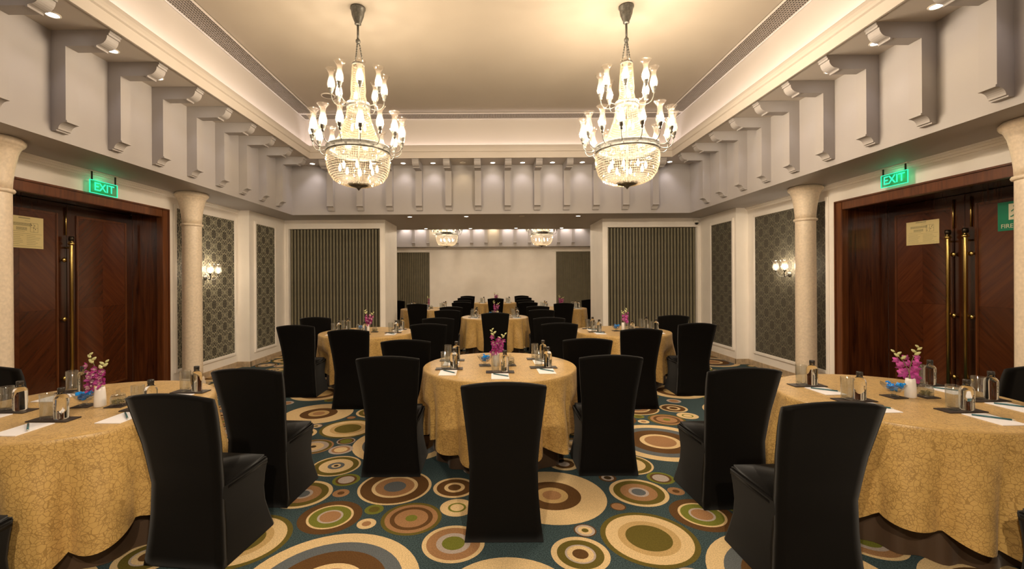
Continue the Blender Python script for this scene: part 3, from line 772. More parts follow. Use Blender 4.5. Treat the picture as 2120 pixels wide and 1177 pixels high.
# ------------------------------------------------------------------ chandeliers
def bead_surface(bm, prof, pitch, size):
    """octahedral beads strung along a profile of revolution"""
    pts = []
    L = 0; acc = [0]
    for a, b in zip(prof, prof[1:]): L += math.dist(a, b); acc.append(L)
    rows = max(2, int(L/pitch)); n = max(8, int(2*PI*max(r for r, z in prof)/pitch))
    for k in range(rows+1):
        d = L*k/rows
        for i in range(len(prof)-1):
            if acc[i] <= d <= acc[i+1]+1e-9:
                t = (d-acc[i])/(acc[i+1]-acc[i]); r = prof[i][0]+(prof[i+1][0]-prof[i][0])*t; z = prof[i][1]+(prof[i+1][1]-prof[i][1])*t; break
        nn = n if r > .55*max(q for q, z_ in prof) else max(8, n//2)
        for j in range(nn):
            a = 2*PI*j/nn; ca, sa = math.cos(a), math.sin(a)
            c = Vector((r*ca, r*sa, z)); s = size
            T, N = Vector((-sa, ca, 0))*s, Vector((ca, sa, 0))*s*.6; Z = Vector((0, 0, s*1.05))
            v = [bm.verts.new(c+q) for q in (T, N, -T, -N, Z, -Z)]
            for i in range(4): bm.faces.new((v[i], v[(i+1) % 4], v[4])); bm.faces.new((v[(i+1) % 4], v[i], v[5]))
def make_chandelier():
    root = empty('crystal_chandelier')                     # origin on the ceiling
    H = lambda h: h - (CEI - CAM_H)                        # heights above the eye line
    lathe('canopy', [(0, -.001), (.082, -.001), (.084, -.018), (.074, -.030), (.066, -.09), (.044, -.15), (.034, -.17), (.036, -.185), (.02, -.195), (0, -.195)], M['pewter'], root, 24)
    tube('rod', [(0, 0, -.19), (0, 0, -.36)], .013, M['pewter'], root)
    lathe('rod_knuckle', [(.014, -.40), (.026, -.385), (.026, -.365), (.014, -.35)], M['pewter'], root, 14)
    for k in range(3):
        a = 2*PI*k/3 + .3
        bm = bmesh.new(); p0 = Vector((.010*math.cos(a), .010*math.sin(a), -.385)); p1 = Vector((.058*math.cos(a), .058*math.sin(a), H(2.40)))
        tube_bm(bm, [p0, p1], .0045, 6)
        for q in range(9):
            c = p0.lerp(p1, (q+.5)/9); lathe_bm(bm, [(0, -.016), (.008, -.008), (.009, .008), (0, .016)], 6, c.x, c.y, c.z)
        link('chain', tomesh(bm, 'chain', True), M['pewter'], root)
    lathe('top_ring', [(.055, H(2.385)), (.068, H(2.385)), (.072, H(2.40)), (.062, H(2.415)), (.055, H(2.41))], M['pewter'], root, 24, close=True)
    def beads(name, prof):
        bm = bmesh.new(); bead_surface(bm, prof, .0245, .0118)
        o = link(name, tomesh(bm, name), M['bead'], root); o['kind'] = 'stuff'
    beads('neck_beads', [(.064, H(2.385)), (.072, H(2.25)), (.080, H(2.12)), (.075, H(2.06)), (.098, H(1.97))])
    lathe('upper_band', [(.105, H(1.90)), (.128, H(1.90)), (.132, H(1.93)), (.128, H(1.965)), (.105, H(1.965))], M['pewter'], root, 28, close=True)
    beads('skirt_beads', [(.12, H(1.89)), (.135, H(1.80)), (.165, H(1.70)), (.215, H(1.57)), (.285, H(1.47))])
    lathe('main_band', [(.315, H(1.40)), (.345, H(1.40)), (.350, H(1.41)), (.346, H(1.42)), (.346, H(1.455)), (.352, H(1.465)), (.345, H(1.475)), (.315, H(1.475))], M['pewter'], root, 48, close=True)
    beads('bowl_beads', [(.340, H(1.395)), (.346, H(1.33)), (.338, H(1.25)), (.312, H(1.165)), (.262, H(1.10)), (.19, H(1.065)), (.10, H(1.045))])
    lathe('bottom_finial', [(.115, H(1.072)), (.118, H(1.06)), (.09, H(1.042)), (.03, H(1.026)), (.018, H(1.01)), (0, H(.99))], M['pewter'], root, 24)
    lathe('stem_tube', [(.012, H(1.06)), (.012, H(2.39))], M['pewter'], root, 10)
    SH = [(.022, 0), (.036, .006), (.042, .035), (.039, .065), (.029, .108), (.025, .138), (.030, .168), (.044, .194), (.061, .212)]
    shp = SH + [(r-.002, z) for r, z in SH[::-1]]
    bm = bmesh.new(); lathe_bm(bm, shp, 18); shade_me = tomesh(bm, 'shade', True); shade_me.materials.append(M['shade'])
    bm = bmesh.new(); lathe_bm(bm, [(0, .0), (.010, .006), (.016, .03), (.015, .045), (.007, .072), (0, .088)], 10); bulb_me = tomesh(bm, 'bulb', True); bulb_me.materials.append(M['bulb'])
    bm = bmesh.new(); lathe_bm(bm, [(0, -.075), (.010, -.070), (.018, -.055), (.012, -.045), (.022, -.035), (.026, -.012), (.030, 0), (0, .001)], 12); cup_me = tomesh(bm, 'cup', True); cup_me.materials.append(M['pewter'])
    lights = []
    def arms(n, r0, z0, r1, z1, off, sag):
        bm = bmesh.new(); pts = []
        for q in range(9):
            t = q/8
            r = r0 + (r1-r0)*math.sin(t*PI/2); z = z0 + (z1-.07-z0)*(1-math.cos(t*PI/2)) - sag*math.sin(t*PI)
            pts.append((r, 0, z))
        tube_bm(bm, pts, .0050, 6); arm_me = tomesh(bm, 'arm', True); arm_me.materials.append(M['pewter'])
        for k in range(n):
            a = 2*PI*k/n + off
            arm = link('arm', arm_me, None, root, (0, 0, 0), a)
            for nm, me in (('candle_cup', cup_me), ('glass_shade', shade_me), ('bulb', bulb_me)):
                link(nm, me, None, arm, (r1, 0, z1 + (.012 if nm == 'bulb' else 0)))
            lights.append((r1*math.cos(a), r1*math.sin(a), z1 + .06))
    arms(15, .345, H(1.435), .485, H(1.585), PI/2 + .12, .035)
    nlow = len(lights)
    arms(8, .125, H(1.93), .285, H(2.10), .35, .03)
    nup = len(lights)
    for k in range(8):
        a = 2*PI*k/8 + .2; r = .20
        link('bowl_bulb', bulb_me, None, root, (r*math.cos(a), r*math.sin(a), H(1.20)))
    for k in range(4):
        a = 2*PI*k/4; link('skirt_bulb', bulb_me, None, root, (.07*math.cos(a), .07*math.sin(a), H(1.66)))
    return root, lights, nlow, H
CH_W = 21.5
ch0, chl, nlow, HH = make_chandelier()
def chandelier_lights(x, y, scale=1.0, full=True):
    sel = chl if full else (chl[0:nlow:5] + chl[nlow:nlow+1])
    if not full: scale *= .85
    for (a, b, c) in sel:
        add_light('chandelier_lamp', 'POINT', (x+a, y+b, CEI+c), CH_W*2.2*(7/23 if full else 1)*scale, CHA, shadow_soft_size=.013)
    for k in range(3):
        t = 2*PI*k/3; add_light('chandelier_lamp', 'POINT', (x+.16*math.cos(t), y+.16*math.sin(t), CEI+HH(1.23)), CH_W*.26*scale, CHA, shadow_soft_size=.02)
    add_light('chandelier_lamp', 'POINT', (x+.05, y, CEI+HH(1.70)), CH_W*.12*scale, CHA, shadow_soft_size=.02)
for i, (x, y, rz, lab) in enumerate(((-1.485, 4.94, 0, 'crystal chandelier of the near pair, beside the round ceiling speaker'), (1.525, 4.94, .1, 'crystal chandelier of the near pair, on the FIRE sign side'),
                        (-1.44, 14.2, .2, 'far hall crystal chandelier on the side opposite the FIRE sign'), (1.62, 14.2, .05, 'far hall crystal chandelier on the FIRE sign side'))):
    c = ch0 if i == 0 else dup(ch0, (0, 0, 0))
    c.location = (x, y, CEI); c.rotation_euler = (0, 0, rz)
    tag(c, lab, 'chandelier', 'crystal chandeliers')
    chandelier_lights(x, y, 1.0, i < 2)

# ------------------------------------------------------------------ wall lamps
def sconce(x, s, y, z, label):
    root = tag(empty('wall_lamp', (x, y, z)), label, 'wall lamp', 'two-shade wall lamps')
    o = lathe('backplate', [(0, .03), (.02, .028), (.035, .012), (.05, .004), (.05, 0), (0, 0)], M['pewter'], root, 20); o.rotation_euler = (0, s*PI/2, 0)
    SH = [(.018, 0), (.038, .006), (.050, .035), (.048, .06), (.040, .095), (.044, .125), (.064, .155)]
    for d in (-1, 1):
        pts = [(s*.02, 0, 0)]
        for q in range(1, 9):
            t = q/8; pts.append((s*(.02+.13*math.sin(t*PI/2)), d*.105*t, -.055*math.sin(t*PI) + .055*t*t))
        a = tube('arm', pts, .007, M['pewter'], root)
        p = pts[-1]
        lathe('candle_cup', [(0, -.02), (.012, -.018), (.022, -.004), (.028, .008), (0, .01)], M['pewter'], a, 12, p)
        lathe('glass_shade', SH + [(r-.002, zz) for r, zz in SH[::-1]], M['shade'], a, 18, (p[0], p[1], p[2]+.008))
        lathe('bulb', [(0, .0), (.012, .01), (.018, .04), (.010, .07), (0, .085)], M['bulb'], a, 10, (p[0], p[1], p[2]+.015))
        add_light('wall_lamp_bulb', 'POINT', (x+p[0], y+p[1], z+p[2]+.07), 6.5, CHA, shadow_soft_size=.025)
sconce(WL+.008, 1, 7.27, 1.665, 'brass wall lamp with two glass shades on the darker damask panel')
sconce(WR-.008, -1, 7.05, 1.665, 'brass wall lamp with two glass shades on FIRE sign side damask panel')

# ------------------------------------------------------------------ tables
R = 0.722; TT = 0.79
def seat_limit(a, chairs):
    """largest radius along angle a (table coordinates) before a chair seat is met"""
    lim = 9.0; ca, sa = math.cos(a), math.sin(a)
    for (cx, cy, rz) in chairs:
        c, s_ = math.cos(-rz), math.sin(-rz)
        for k in range(50, 110):
            r = k*.01; dx, dy = r*ca-cx, r*sa-cy
            lx, ly = dx*c - dy*s_, dx*s_ + dy*c
            if -.252 < lx < .252 and -.03 < ly < .512: lim = min(lim, r-.012); break
    return lim
def cloth_mesh(seed, chairs=(), hm=.165):
    rnd = random.Random(seed); ph = [rnd.uniform(0, 6.28) for _ in range(4)]
    seg = 192; bm = bmesh.new(); l = bm.loops.layers.uv.verify(); rows = []; uvs = {}
    lims = [seat_limit(2*PI*i/seg, chairs) for i in range(seg)]
    lims = [min(lims[(i+d) % seg] + abs(d)*.006 for d in range(-5, 6)) for i in range(seg)]
    def hem(a): return hm + .05*math.cos(4*a+ph[0]) - .04*(fold(a)-.5)
    def fold(a): return abs(math.cos(8*a+ph[2]+.55*math.sin(2*a+ph[3])))**.85 * (.78+.22*math.cos(3*a+ph[3]))
    rads = [0, .2, .42, .6, R-.012, R-.003]
    spec = [('t', r) for r in rads] + [('d', t) for t in (0.0, .04, .10, .18, .28, .4, .52, .64, .76, .88, 1.0)]
    for kind, v in spec:
        if kind == 't':
            z = TT if v < R-.005 else TT-.002
            if v == 0: vv = bm.verts.new((0, 0, z)); uvs[vv] = (0, 0); rows.append([vv]); continue
            row = []
            for i in range(seg):
                a = 2*PI*i/seg; q = bm.verts.new((v*math.cos(a), v*math.sin(a), z)); uvs[q] = (v*math.cos(a), v*math.sin(a)); row.append(q)
        else:
            row = []
            for i in range(seg):
                a = 2*PI*i/seg; zt = TT-.010; zb = hem(a); z = zt + (zb-zt)*v
                f = fold(a); e = min(1, v*1.8)
                r = R + .004 - .060*e*v**.6 + .180*f*e*(.30+.70*v)
                lim = lims[i] + max(0, (z-.50))*1.2
                r = min(r, max(lim, .60))
                q = bm.verts.new((r*math.cos(a), r*math.sin(a), z)); uvs[q] = (a*R*1.06, 3 + z); row.append(q)
        rows.append(row)
    for A, B in zip(rows, rows[1:]):
        for i in range(seg):
            j = (i+1) % seg
            f = bm.faces.new((A[0], B[i], B[j])) if len(A) == 1 else bm.faces.new((A[i], B[i], B[j], A[j]))
            for lp in f.loops:
                uv = uvs[lp.vert]
                if j == 0 and lp.vert in (B[j], A[0] if len(A) == 1 else A[j]) and uv[1] > 2: uv = (2*PI*R*1.06, uv[1])
                lp[l].uv = uv
    bmesh.ops.recalc_face_normals(bm, faces=bm.faces)
    me = bpy.data.meshes.new('tablecloth'); bm.to_mesh(me); bm.free()
    for p in me.polygons: p.use_smooth = True
    me.materials.append(M['cloth']); return me
def under_mesh(chairs=()):
    seg = 144; bm = bmesh.new(); rows = []
    lims = [seat_limit(2*PI*i/seg, chairs) for i in range(seg)]
    lims = [min(lims[(i+d) % seg] + abs(d)*.004 for d in range(-7, 8)) for i in range(seg)]
    for v in (0, .25, .5, .75, 1.0):
        row = []
        for i in range(seg):
            a = 2*PI*i/seg; r = .575 + .045*v + .024*v*math.cos(16*a+math.sin(3*a)*1.5)
            z = .735*(1-v)+.003
            r = min(r, max(lims[i]-.028 + max(0, z-.5)*.8, .56))
            row.append(bm.verts.new((r*math.cos(a), r*math.sin(a), z)))
        rows.append(row)
    for A, B in zip(rows, rows[1:]):
        for i in range(seg): bm.faces.new((A[i], B[i], B[(i+1) % seg], A[(i+1) % seg]))
    me = tomesh(bm, 'under_cloth', True); me.materials.append(M['under']); return me
TABLES = [  # x, y, short place name, cloth rotation, cloth kind
 (-2.70, 2.94, 'table by doors lacking FIRE sign', .2, 0),
 (2.79, 3.05, 'table by FIRE sign doors', 1.1, 1),
 (.07, 4.23, 'table beneath near chandeliers', 2.3, 2),
 (-1.96, 6.93, 'table by camera-less slatted partition', .7, 0),
 (2.04, 6.90, 'table by dome-camera slatted partition', 1.9, 1),
 (.06, 9.55, 'table inside the wide opening', 2.9, 2),
 (-1.80, 12.25, 'far table opposite FIRE sign side', .4, 1),
 (1.90, 12.25, 'far table on FIRE sign side', 1.3, 0),
 (.12, 15.1, 'table nearest white end wall', 2.2, 1)]
CH = {  # table index: {role: (x, y, rotation)}
 0: {0: (-2.57, 1.71, 0), 3: (-1.745, 2.47, D(-7)), 4: (-1.70, 3.14, D(-5)), 2: (-3.70, 3.28, 0)},
 1: {0: (2.80, 1.72, 0), 1: (1.68, 2.25, D(2)), 2: (1.71, 3.07, D(3)), 4: (3.79, 3.10, 0)},
 2: {0: (.067, 2.70, 0), 1: (-.835, 3.60, 0), 2: (-.875, 4.55, 0), 3: (.95, 3.60, 0), 4: (.975, 4.58, 0)},
 3: {0: (-1.76, 5.48, 0), 1: (-2.66, 6.04, 0), 2: (-2.885, 7.28, 0), 3: (-.87, 6.14, 0), 4: (-.85, 7.05, 0)},
 4: {0: (1.81, 5.42, 0), 1: (.93, 6.15, 0), 2: (.90, 7.02, 0), 3: (2.77, 6.02, 0), 4: (2.965, 7.28, 0)},
 5: {0: (.06, 8.02, 0), 1: (-.88, 8.76, 0), 2: (-.90, 9.80, 0), 3: (.98, 8.74, 0), 4: (1.02, 9.85, 0)},
 6: {0: (-1.85, 10.98, 0), 1: (-2.78, 11.55, 0), 2: (-2.74, 12.68, 0), 3: (-.80, 11.65, 0), 4: (-.84, 12.65, 0)},
 7: {0: (1.78, 10.98, 0), 1: (.94, 11.55, 0), 2: (.96, 12.65, 0), 3: (2.86, 11.55, 0), 4: (2.82, 12.68, 0)},
 8: {0: (.12, 13.82, 0), 1: (-.86, 14.4, 0), 2: (-.86, 15.8, 0), 3: (1.04, 14.4, 0), 4: (1.06, 15.8, 0)}}
tb0 = None
for ti, (x, y, nm, rz, ck) in enumerate(TABLES):
    rel = [(cx-x, cy-y, cr) for (cx, cy, cr) in CH[ti].values()]
    if tb0 is None:
        tb0 = empty('round_table')
        lathe('table_top', [(0, TT-.035), (R-.012, TT-.035), (R-.010, TT-.03), (R-.010, TT-.012), (R-.014, TT-.008), (0, TT-.008)], M['tabletop'], tb0, 48)
        for k in range(4):
            a = PI/4 + k*PI/2; tube('leg', [(.42*math.cos(a), .42*math.sin(a), TT-.036), (.50*math.cos(a), .50*math.sin(a), 0.001)], .016, M['dkmetal'], tb0)
        t = tb0
    else: t = dup(tb0, (0, 0, 0))
    t.location = (x, y, 0); tag(t, 'round banquet table hidden under gold cloth: ' + nm, 'table', 'round banquet tables')
    u = link('under_cloth', under_mesh(rel), None, None, (x, y, 0)); tag(u, 'dark brown under cloth reaching the carpet, ' + nm, 'under cloth', 'brown under cloths')
    c = link('tablecloth', cloth_mesh(3+ti*7+ck, rel), None, None, (x, y, 0)); tag(c, 'gold crackle-patterned tablecloth draped over the ' + nm, 'tablecloth', 'gold tablecloths')

# ------------------------------------------------------------------ chairs
def chair_proto():
    root = empty('banquet_chair')
    # back cover: flared slab from floor to top, base rear edge on y = 0, seat towards +y
    def half(z):
        pts = [(0, .243), (.12, .228), (.30, .214), (.46, .211), (.62, .222), (.78, .238), (.90, .250), (.98, .257)]
        for (a, b), (c, d) in zip(pts, pts[1:]):
            if z <= c: return b + (d-b)*(z-a)/(c-a)
        return pts[-1][1]
    def rear(z):
        pts = [(0, .0), (.20, .018), (.46, .022), (.70, -.02), (.98, -.095)]
        for (a, b), (c, d) in zip(pts, pts[1:]):
            if z <= c: return b + (d-b)*(z-a)/(c-a)
        return pts[-1][1]
    bm = bmesh.new(); NS = 10; zs = [.002, .06, .14, .22, .30, .38, .46, .54, .62, .70, .78, .86, .92, .955, .972]
    loops = []
    for z in zs:
        th = .052 if z < .9 else .052 - .012*(z-.9)/.07
        h = half(z); ring = []
        arch = lambda s: (.026*(1-s*s) if z > .9 else .026*(1-s*s)*max(0, (z-.5)/.4))
        for k in range(NS+1):
            s = -1 + 2*k/NS; curv = .016*(1-s*s)
            ring.append(bm.verts.new((h*s, rear(z) - curv*min(1, z/.5), z + arch(s)*(z > .5))))
        for k in range(NS, -1, -1):
            s = -1 + 2*k/NS; hh = h - .006; curv = .016*(1-s*s)
            ring.append(bm.verts.new((hh*s, rear(z) + th - curv*min(1, z/.5), z + arch(s)*(z > .5))))
        loops.append(ring)
    n = len(loops[0])
    for A, B in zip(loops, loops[1:]):
        for i in range(n): bm.faces.new((A[i], A[(i+1) % n], B[(i+1) % n], B[i]))
    # rounded top cap
    top = loops[-1]; cap = []
    for k in range(NS+1):
        a, b = top[k], top[n-1-k]; c = (a.co+b.co)/2; c.z += .010; cap.append(bm.verts.new(c))
    for k in range(NS):
        bm.faces.new((top[k], top[k+1], cap[k+1], cap[k])); bm.faces.new((cap[k], cap[k+1], top[n-2-k], top[n-1-k]))
    bm.faces.new((top[0], cap[0], top[n-1])); bm.faces.new((top[NS], top[NS+1], cap[NS]))
    bm.faces.new(loops[0][::-1])
    bme = tomesh(bm, 'back_cover', True)
    link('back_cover', bme, M['chair'], root)
    # seat cushion cover
    bm = bmesh.new(); bx(bm, -.215, .215, .066, .47, .40, .475)
    for v in bm.verts:
        if v.co.z > .45 and v.co.y < .1: v.co.z -= .012
    bmesh.ops.bevel(bm, geom=bm.edges[:], offset=.022, segments=3, affect='EDGES')
    link('seat_cover', tomesh(bm, 'seat_cover', True), M['chair'], root)
    # skirt: sides and front, pulled in a little between seat and floor
    bm = bmesh.new(); rows = []
    for t in (0, .2, .4, .6, .8, 1):
        z = .445*(1-t)+.002; pin = .016*math.sin(t*PI); out = .022*max(0, t-.5)*2
        hx = .216 - pin + out; y0, y1 = .05, .470 - pin + out*1.4
        rr = .03; row = [(-hx, y0), (-hx, y1-rr), (-hx+rr*.3, y1-rr*.3), (-hx+rr, y1), (0, y1+.004*t), (hx-rr, y1), (hx-rr*.3, y1-rr*.3), (hx, y1-rr), (hx, y0)]
        rows.append([bm.verts.new((a, b, z)) for a, b in row])
    for A, B in zip(rows, rows[1:]):
        for i in range(len(A)-1): bm.faces.new((A[i], A[i+1], B[i+1], B[i]))
    link('skirt', tomesh(bm, 'skirt', True), M['chair'], root)
    return root
ROLE = ['middle place', 'away from FIRE sign, outer', 'away from FIRE sign, inner', 'FIRE sign side, outer', 'FIRE sign side, inner']
# outer = farther from the white end wall, inner = nearer the white end wall
ROLE = ['middle place', 'off FIRE-sign side, far from end wall', 'off FIRE-sign side, toward end wall', 'FIRE-sign side, far from end wall', 'FIRE-sign side, toward end wall']
chp = chair_proto(); used = False
for ti, d in CH.items():
    for role, (x, y, rz) in d.items():
        c = chp if not used else dup(chp, (0, 0, 0)); used = True
        c.location = (x, y, .0012); c.rotation_euler = (0, 0, rz)
        tag(c, 'black covered chair, ' + ROLE[role] + ', ' + TABLES[ti][2], 'chair', 'black covered banquet chairs')

# ------------------------------------------------------------------ place settings
def tray_p():
    return boxes('leather_tray', [(-.125, .125, -.05, .05, 0, .006)], M['leather'], None, .002)
def tumbler_p():
    pr = [(0, 0), (.031, 0), (.0335, .004), (.0365, .148), (.036, .150), (.0348, .148), (.0318, .022), (.029, .017), (0, .016)]
    return lathe('tumbler', pr, M['thin'], None, 28)
def bottle_p():
    r = empty('water_bottle')
    lathe('glass_body', [(0, 0), (.031, 0), (.0355, .005), (.0362, .118), (.034, .130), (.026, .141), (.0175, .150), (.0160, .166), (0, .166)], M['bottle'], r, 28)
    lathe('cap', [(.0165, .160), (.0185, .160), (.0185, .182), (.0170, .185), (0, .185)], M['cap'], r, 20)
    bm = bmesh.new()
    for (a0, a1, z0, z1) in ((-1.75, -1.67, .075, .098), (-1.72, -1.55, .093, .097), (-1.62, -1.57, .062, .08), (-1.75, -1.5, .052, .056), (-1.70, -1.62, .07, .075)):
        q = []
        for a, z in ((a0, z0), (a1, z0), (a1, z1), (a0, z1)): q.append(bm.verts.new((.0368*math.cos(a), .0368*math.sin(a), z)))
        bm.faces.new(q)
    link('printed_mark', tomesh(bm, 'mark'), M['print'], r)
    return r
def pad_p(): return boxes('notepad', [(-.075, .075, -.105, .105, 0, .004)], M['white_paper'])
def pencil_p():
    r = empty('pencil')
    o = tube('barrel', [(-.085, 0, .0048), (.072, 0, .0048)], .0046, M['teal'], r, 6)
    bm = bmesh.new(); tube_bm(bm, [(.072, 0, .0048), (.088, 0, .0048)], [.0044, .0006], 6); link('tip', tomesh(bm, 'tip'), M['pen_tip'], r)
    return r
PR = {'tray': tray_p(), 'tumbler': tumbler_p(), 'bottle': bottle_p(), 'pad': pad_p(), 'pencil': pencil_p()}
usedp = set()
def put(kind, x, y, z, rz, label, cat, group):
    o = PR[kind]
    if kind in usedp: o = dup(o, (0, 0, 0))
    usedp.add(kind); o.location = (x, y, z); o.rotation_euler = (0, 0, rz); tag(o, label, cat, group); return o
PAT = [(.01, -.335), (-.44, -.15), (-.44, .29), (.44, -.14), (.44, .31)]
PATS = {0: [(.08, -.31), (-.36, -.13), (-.40, .35), (.46, -.11), (.46, .33)], 1: [(.09, -.34), (-.37, -.10), (-.39, .31), (.50, -.11), (.50, .30)],
        2: [(0, -.33), (-.465, -.18), (-.475, .24), (.405, -.14), (.41, .29)]}
rs = random.Random(4)
for ti, (tx, ty, nm, _, _) in enumerate(TABLES):
    for role, (dx, dy) in enumerate(PATS.get(ti, PAT)):
        x, y = tx+dx, ty+dy; z = TT + .0008; q = rs.uniform(-.05, .05)
        tail = ', ' + ROLE[role] + ', ' + nm
        put('tray', x, y, z, q, 'dark leather tray' + tail, 'tray', 'dark leather trays')
        put('tumbler', x-.042, y+.004, z+.0065, 0, 'clear glass tumbler' + tail, 'glass', 'clear tumblers')
        put('bottle', x+.043, y+.004, z+.0065, q*4, 'water bottle' + tail, 'bottle', 'glass water bottles')
        px, py = x+.005+rs.uniform(-.01, .01), y-.170
        rr = math.hypot(px-tx, py-.08-ty)
        if rr > R-.09: py += min(.05, rr-(R-.09))
        put('pad', px, max(py, y-.2), z, q*.5, 'white notepad' + tail, 'notepad', 'white notepads')
        put('pencil', px+.012, max(py, y-.2)+.015, z+.0045, -.75+rs.uniform(-.12, .12), 'teal pencil' + tail, 'pencil', 'teal pencils')

# ------------------------------------------------------------------ centrepieces
def petal_mesh(L, W, curl):
    bm = bmesh.new(); rows = []
    for k in range(5):
        t = k/4; wd = W*math.sin(PI*(t*.86+.07)); z = curl*t*t*L
        rows.append([bm.verts.new((L*t, s*wd/2, z + .12*wd*abs(s))) for s in (-1, 0, 1)])
    for A, B in zip(rows, rows[1:]):
        for i in range(2): bm.faces.new((A[i], A[i+1], B[i+1], B[i]))
    return bm
def bloom_mesh():
    bm = bmesh.new()
    out = bmesh.new()
    def addp(L, W, curl, ang, tilt, mi):
        b = petal_mesh(L, W, curl); mt = Matrix.Rotation(ang, 4, 'Z') @ Matrix.Rotation(-tilt, 4, 'Y')
        mp = {}
        for v in b.verts: mp[v] = out.verts.new(mt @ v.co)
        for f in b.faces:
            nf = out.faces.new([mp[v] for v in f.verts]); nf.material_index = mi
        b.free()
    for k in range(5): addp(.030, .022 if k % 2 else .017, .25, 2*PI*k/5, .35, 0)
    for k in range(4): addp(.019, .014, .5, 2*PI*k/4+.5, .7, 1)
    bm.free()
    me = bpy.data.meshes.new('bloom'); out.to_mesh(me); out.free()
    for p in me.polygons: p.use_smooth = True
    me.materials.append(M['petal']); me.materials.append(M['petal_p']); return me
BLOOM = bloom_mesh()
bm = bmesh.new(); lathe_bm(bm, [(0, 0), (.006, .004), (.009, .014), (.005, .026), (0, .032)], 8); BUD = tomesh(bm, 'bud', True); BUD.materials.append(M['bud'])
def vase_p(seed):
    rnd = random.Random(seed)
    r = empty('orchid_vase')
    lathe('vase', [(0, 0), (.030, 0), (.033, .004), (.032, .06), (.029, .10), (.026, .128), (.024, .130), (.022, .126), (.022, .05), (0, .04)], M['vase'], r, 24)
    for sname, (lx, ly, top, nb) in enumerate(((-.040, -.012, .365, 7), (.058, -.02, .32, 6))):
        pts = []
        for q in range(9):
            t = q/8; pts.append((lx*1.3*t*t + .012*math.sin(3*t)*(1 if lx < 0 else -1), ly*2*t, .05 + (top-.05)*t - .02*t*t))
        st = tube('stem', pts, [.0028 - .0016*q/8 for q in range(9)], M['stem'], r, 6)
        for k in range(nb):
            t = .30 + .44*k/(nb-1); i = min(7, int(t*8)); p = Vector(pts[i]).lerp(Vector(pts[i+1]), t*8-i)
            sd = 1 if k % 2 else -1
            b = link('bloom', BLOOM, None, st, p + Vector((sd*.027, -.012+rnd.uniform(-.012, .012), .004)))
            b.rotation_euler = (PI/2 + rnd.uniform(-.6, .5), sd*.45+rnd.uniform(-.3, .3), rnd.uniform(-.5, .5)); sc = 1.5 - .10*k; b.scale = (sc, sc, sc)
        for k in range(4):
            t = .80 + .19*k/3; i = min(7, int(t*8)); p = Vector(pts[i]).lerp(Vector(pts[i+1]), t*8-i)
            b = link('bud', BUD, None, st, p); b.rotation_euler = (rnd.uniform(-.4, .4), (.9 if k % 2 else -.9), 0); b.scale = (1.3-.14*k,)*3
    return r
def bowl_p():
    r = empty('glass_bowl')
    seg = 24; bm = bmesh.new()
    prof = [(.0, .0), (.028, .0), (.028, .004), (.012, .012), (.014, .022), (.038, .034), (.056, .056), (.072, .084)]
    inner = [(.070, .0845), (.054, .058), (.036, .038), (.0, .030)]
    lathe_bm(bm, prof + inner, seg)
    for v in bm.verts:
        if v.co.z > .06:
            a = math.atan2(v.co.y, v.co.x); v.co.z += .008*math.cos(6*a)
    link('bowl', tomesh(bm, 'bowl', True), M['thin'], r)
    bm = bmesh.new(); rnd = random.Random(3)
    for k in range(46):
        a = rnd.uniform(0, 2*PI); zz = rnd.uniform(.048, .090); rr = (.016 + (zz-.04)*.80)*math.sqrt(rnd.random())
        c = Vector((rr*math.cos(a), rr*math.sin(a), zz)); s = rnd.uniform(.011, .017)
        vs = [bm.verts.new(c + Vector((rnd.gauss(0, 1), rnd.gauss(0, 1), rnd.gauss(0, 1))).normalized()*s) for _ in range(8)]
        bmesh.ops.convex_hull(bm, input=vs)
    f = link('blue_sweets', tomesh(bm, 'sweets'), M['blue'], r); f['kind'] = 'stuff'
    return r
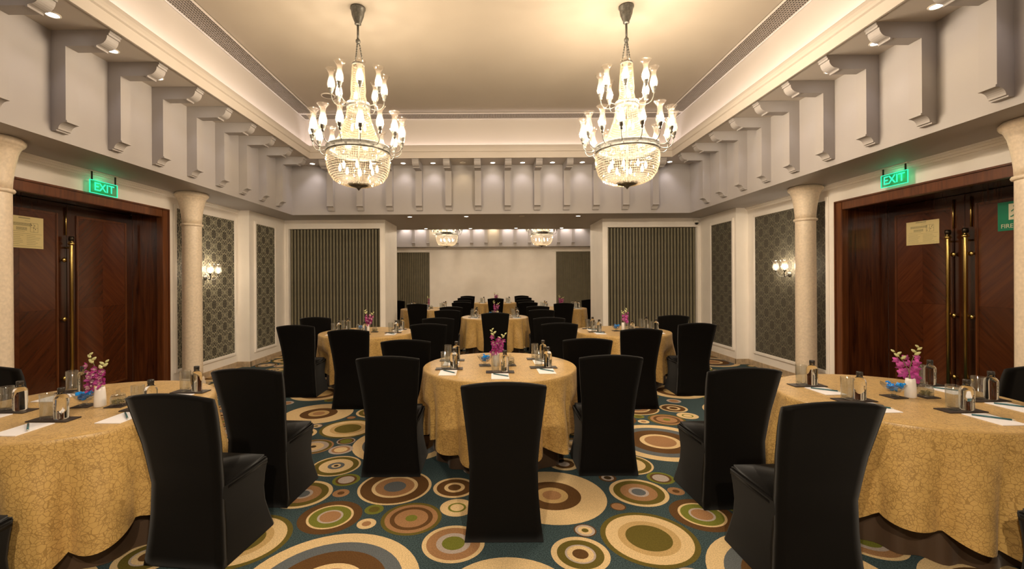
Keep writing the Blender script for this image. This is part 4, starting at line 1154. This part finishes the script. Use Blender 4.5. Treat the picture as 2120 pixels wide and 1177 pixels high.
def jar_p():
    r = empty('glass_jar')
    lathe('jar', [(0, 0), (.040, 0), (.043, .004), (.043, .052), (.038, .060), (.0365, .058), (.0405, .050), (.0405, .007), (0, .006)], M['thin'], r, 24)
    lathe('lid', [(0, .0615), (.039, .0615), (.040, .066), (.030, .074), (.010, .080), (.012, .092), (.008, .098), (0, .099)], M['thin'], r, 24)
    bm = bmesh.new(); rnd = random.Random(9)
    for k in range(60):
        a = rnd.uniform(0, 2*PI); rr = .033*math.sqrt(rnd.random()); c = Vector((rr*math.cos(a), rr*math.sin(a), rnd.uniform(.014, .034)))
        vs = [bm.verts.new(c + Vector((rnd.gauss(0, 1), rnd.gauss(0, 1), rnd.gauss(0, 1))).normalized()*.007) for _ in range(7)]
        bmesh.ops.convex_hull(bm, input=vs)
    f = link('mints', tomesh(bm, 'mints'), M['mint'], r); f['kind'] = 'stuff'
    return r
CO = boxes('coaster', [(-.055, .055, -.055, .055, 0, .005)], M['leather'], None, .0015)
VA = [vase_p(1), vase_p(2)]; BO = bowl_p(); JA = jar_p()
fl = {'co': 0, 'bo': 0, 'ja': 0, 0: 0, 1: 0}
def take(k, o):
    fl[k] += 1
    return o if fl[k] == 1 else dup(o, (0, 0, 0))
CPO = {2: (-.14, -.03, .10), 0: (0, .11, .22), 1: (-.03, .075, .19)}
for ti, (tx, ty, nm, _, _) in enumerate(TABLES):
    a, b, c = CPO.get(ti, (-.10, .01, .12)); z = TT + .0008; yy = ty - .02
    for xo, what in ((a, 'sweets bowl'), (c, 'mint jar')):
        o = take('co', CO); o.location = (tx+xo, yy, z); o.rotation_euler = (0, 0, .1); tag(o, 'square dark coaster under the ' + what + ', ' + nm, 'coaster', 'square dark coasters')
    o = take('bo', BO); o.location = (tx+a, yy, z+.0055); tag(o, 'glass bowl of bright blue sweets, ' + nm, 'bowl', 'bowls of blue sweets')
    o = take('ja', JA); o.location = (tx+c, yy, z+.0055); tag(o, 'lidded glass jar of olive mints, ' + nm, 'jar', 'jars of mints')
    k = ti % 2; o = take(k, VA[k]); o.location = (tx+b, yy-.012, z); o.rotation_euler = (0, 0, (0, 2.6, .2, .8, 2.0, .5, 1.4, 0, .3)[ti]); tag(o, 'white vase of purple orchids, ' + nm, 'vase', 'orchid vases')
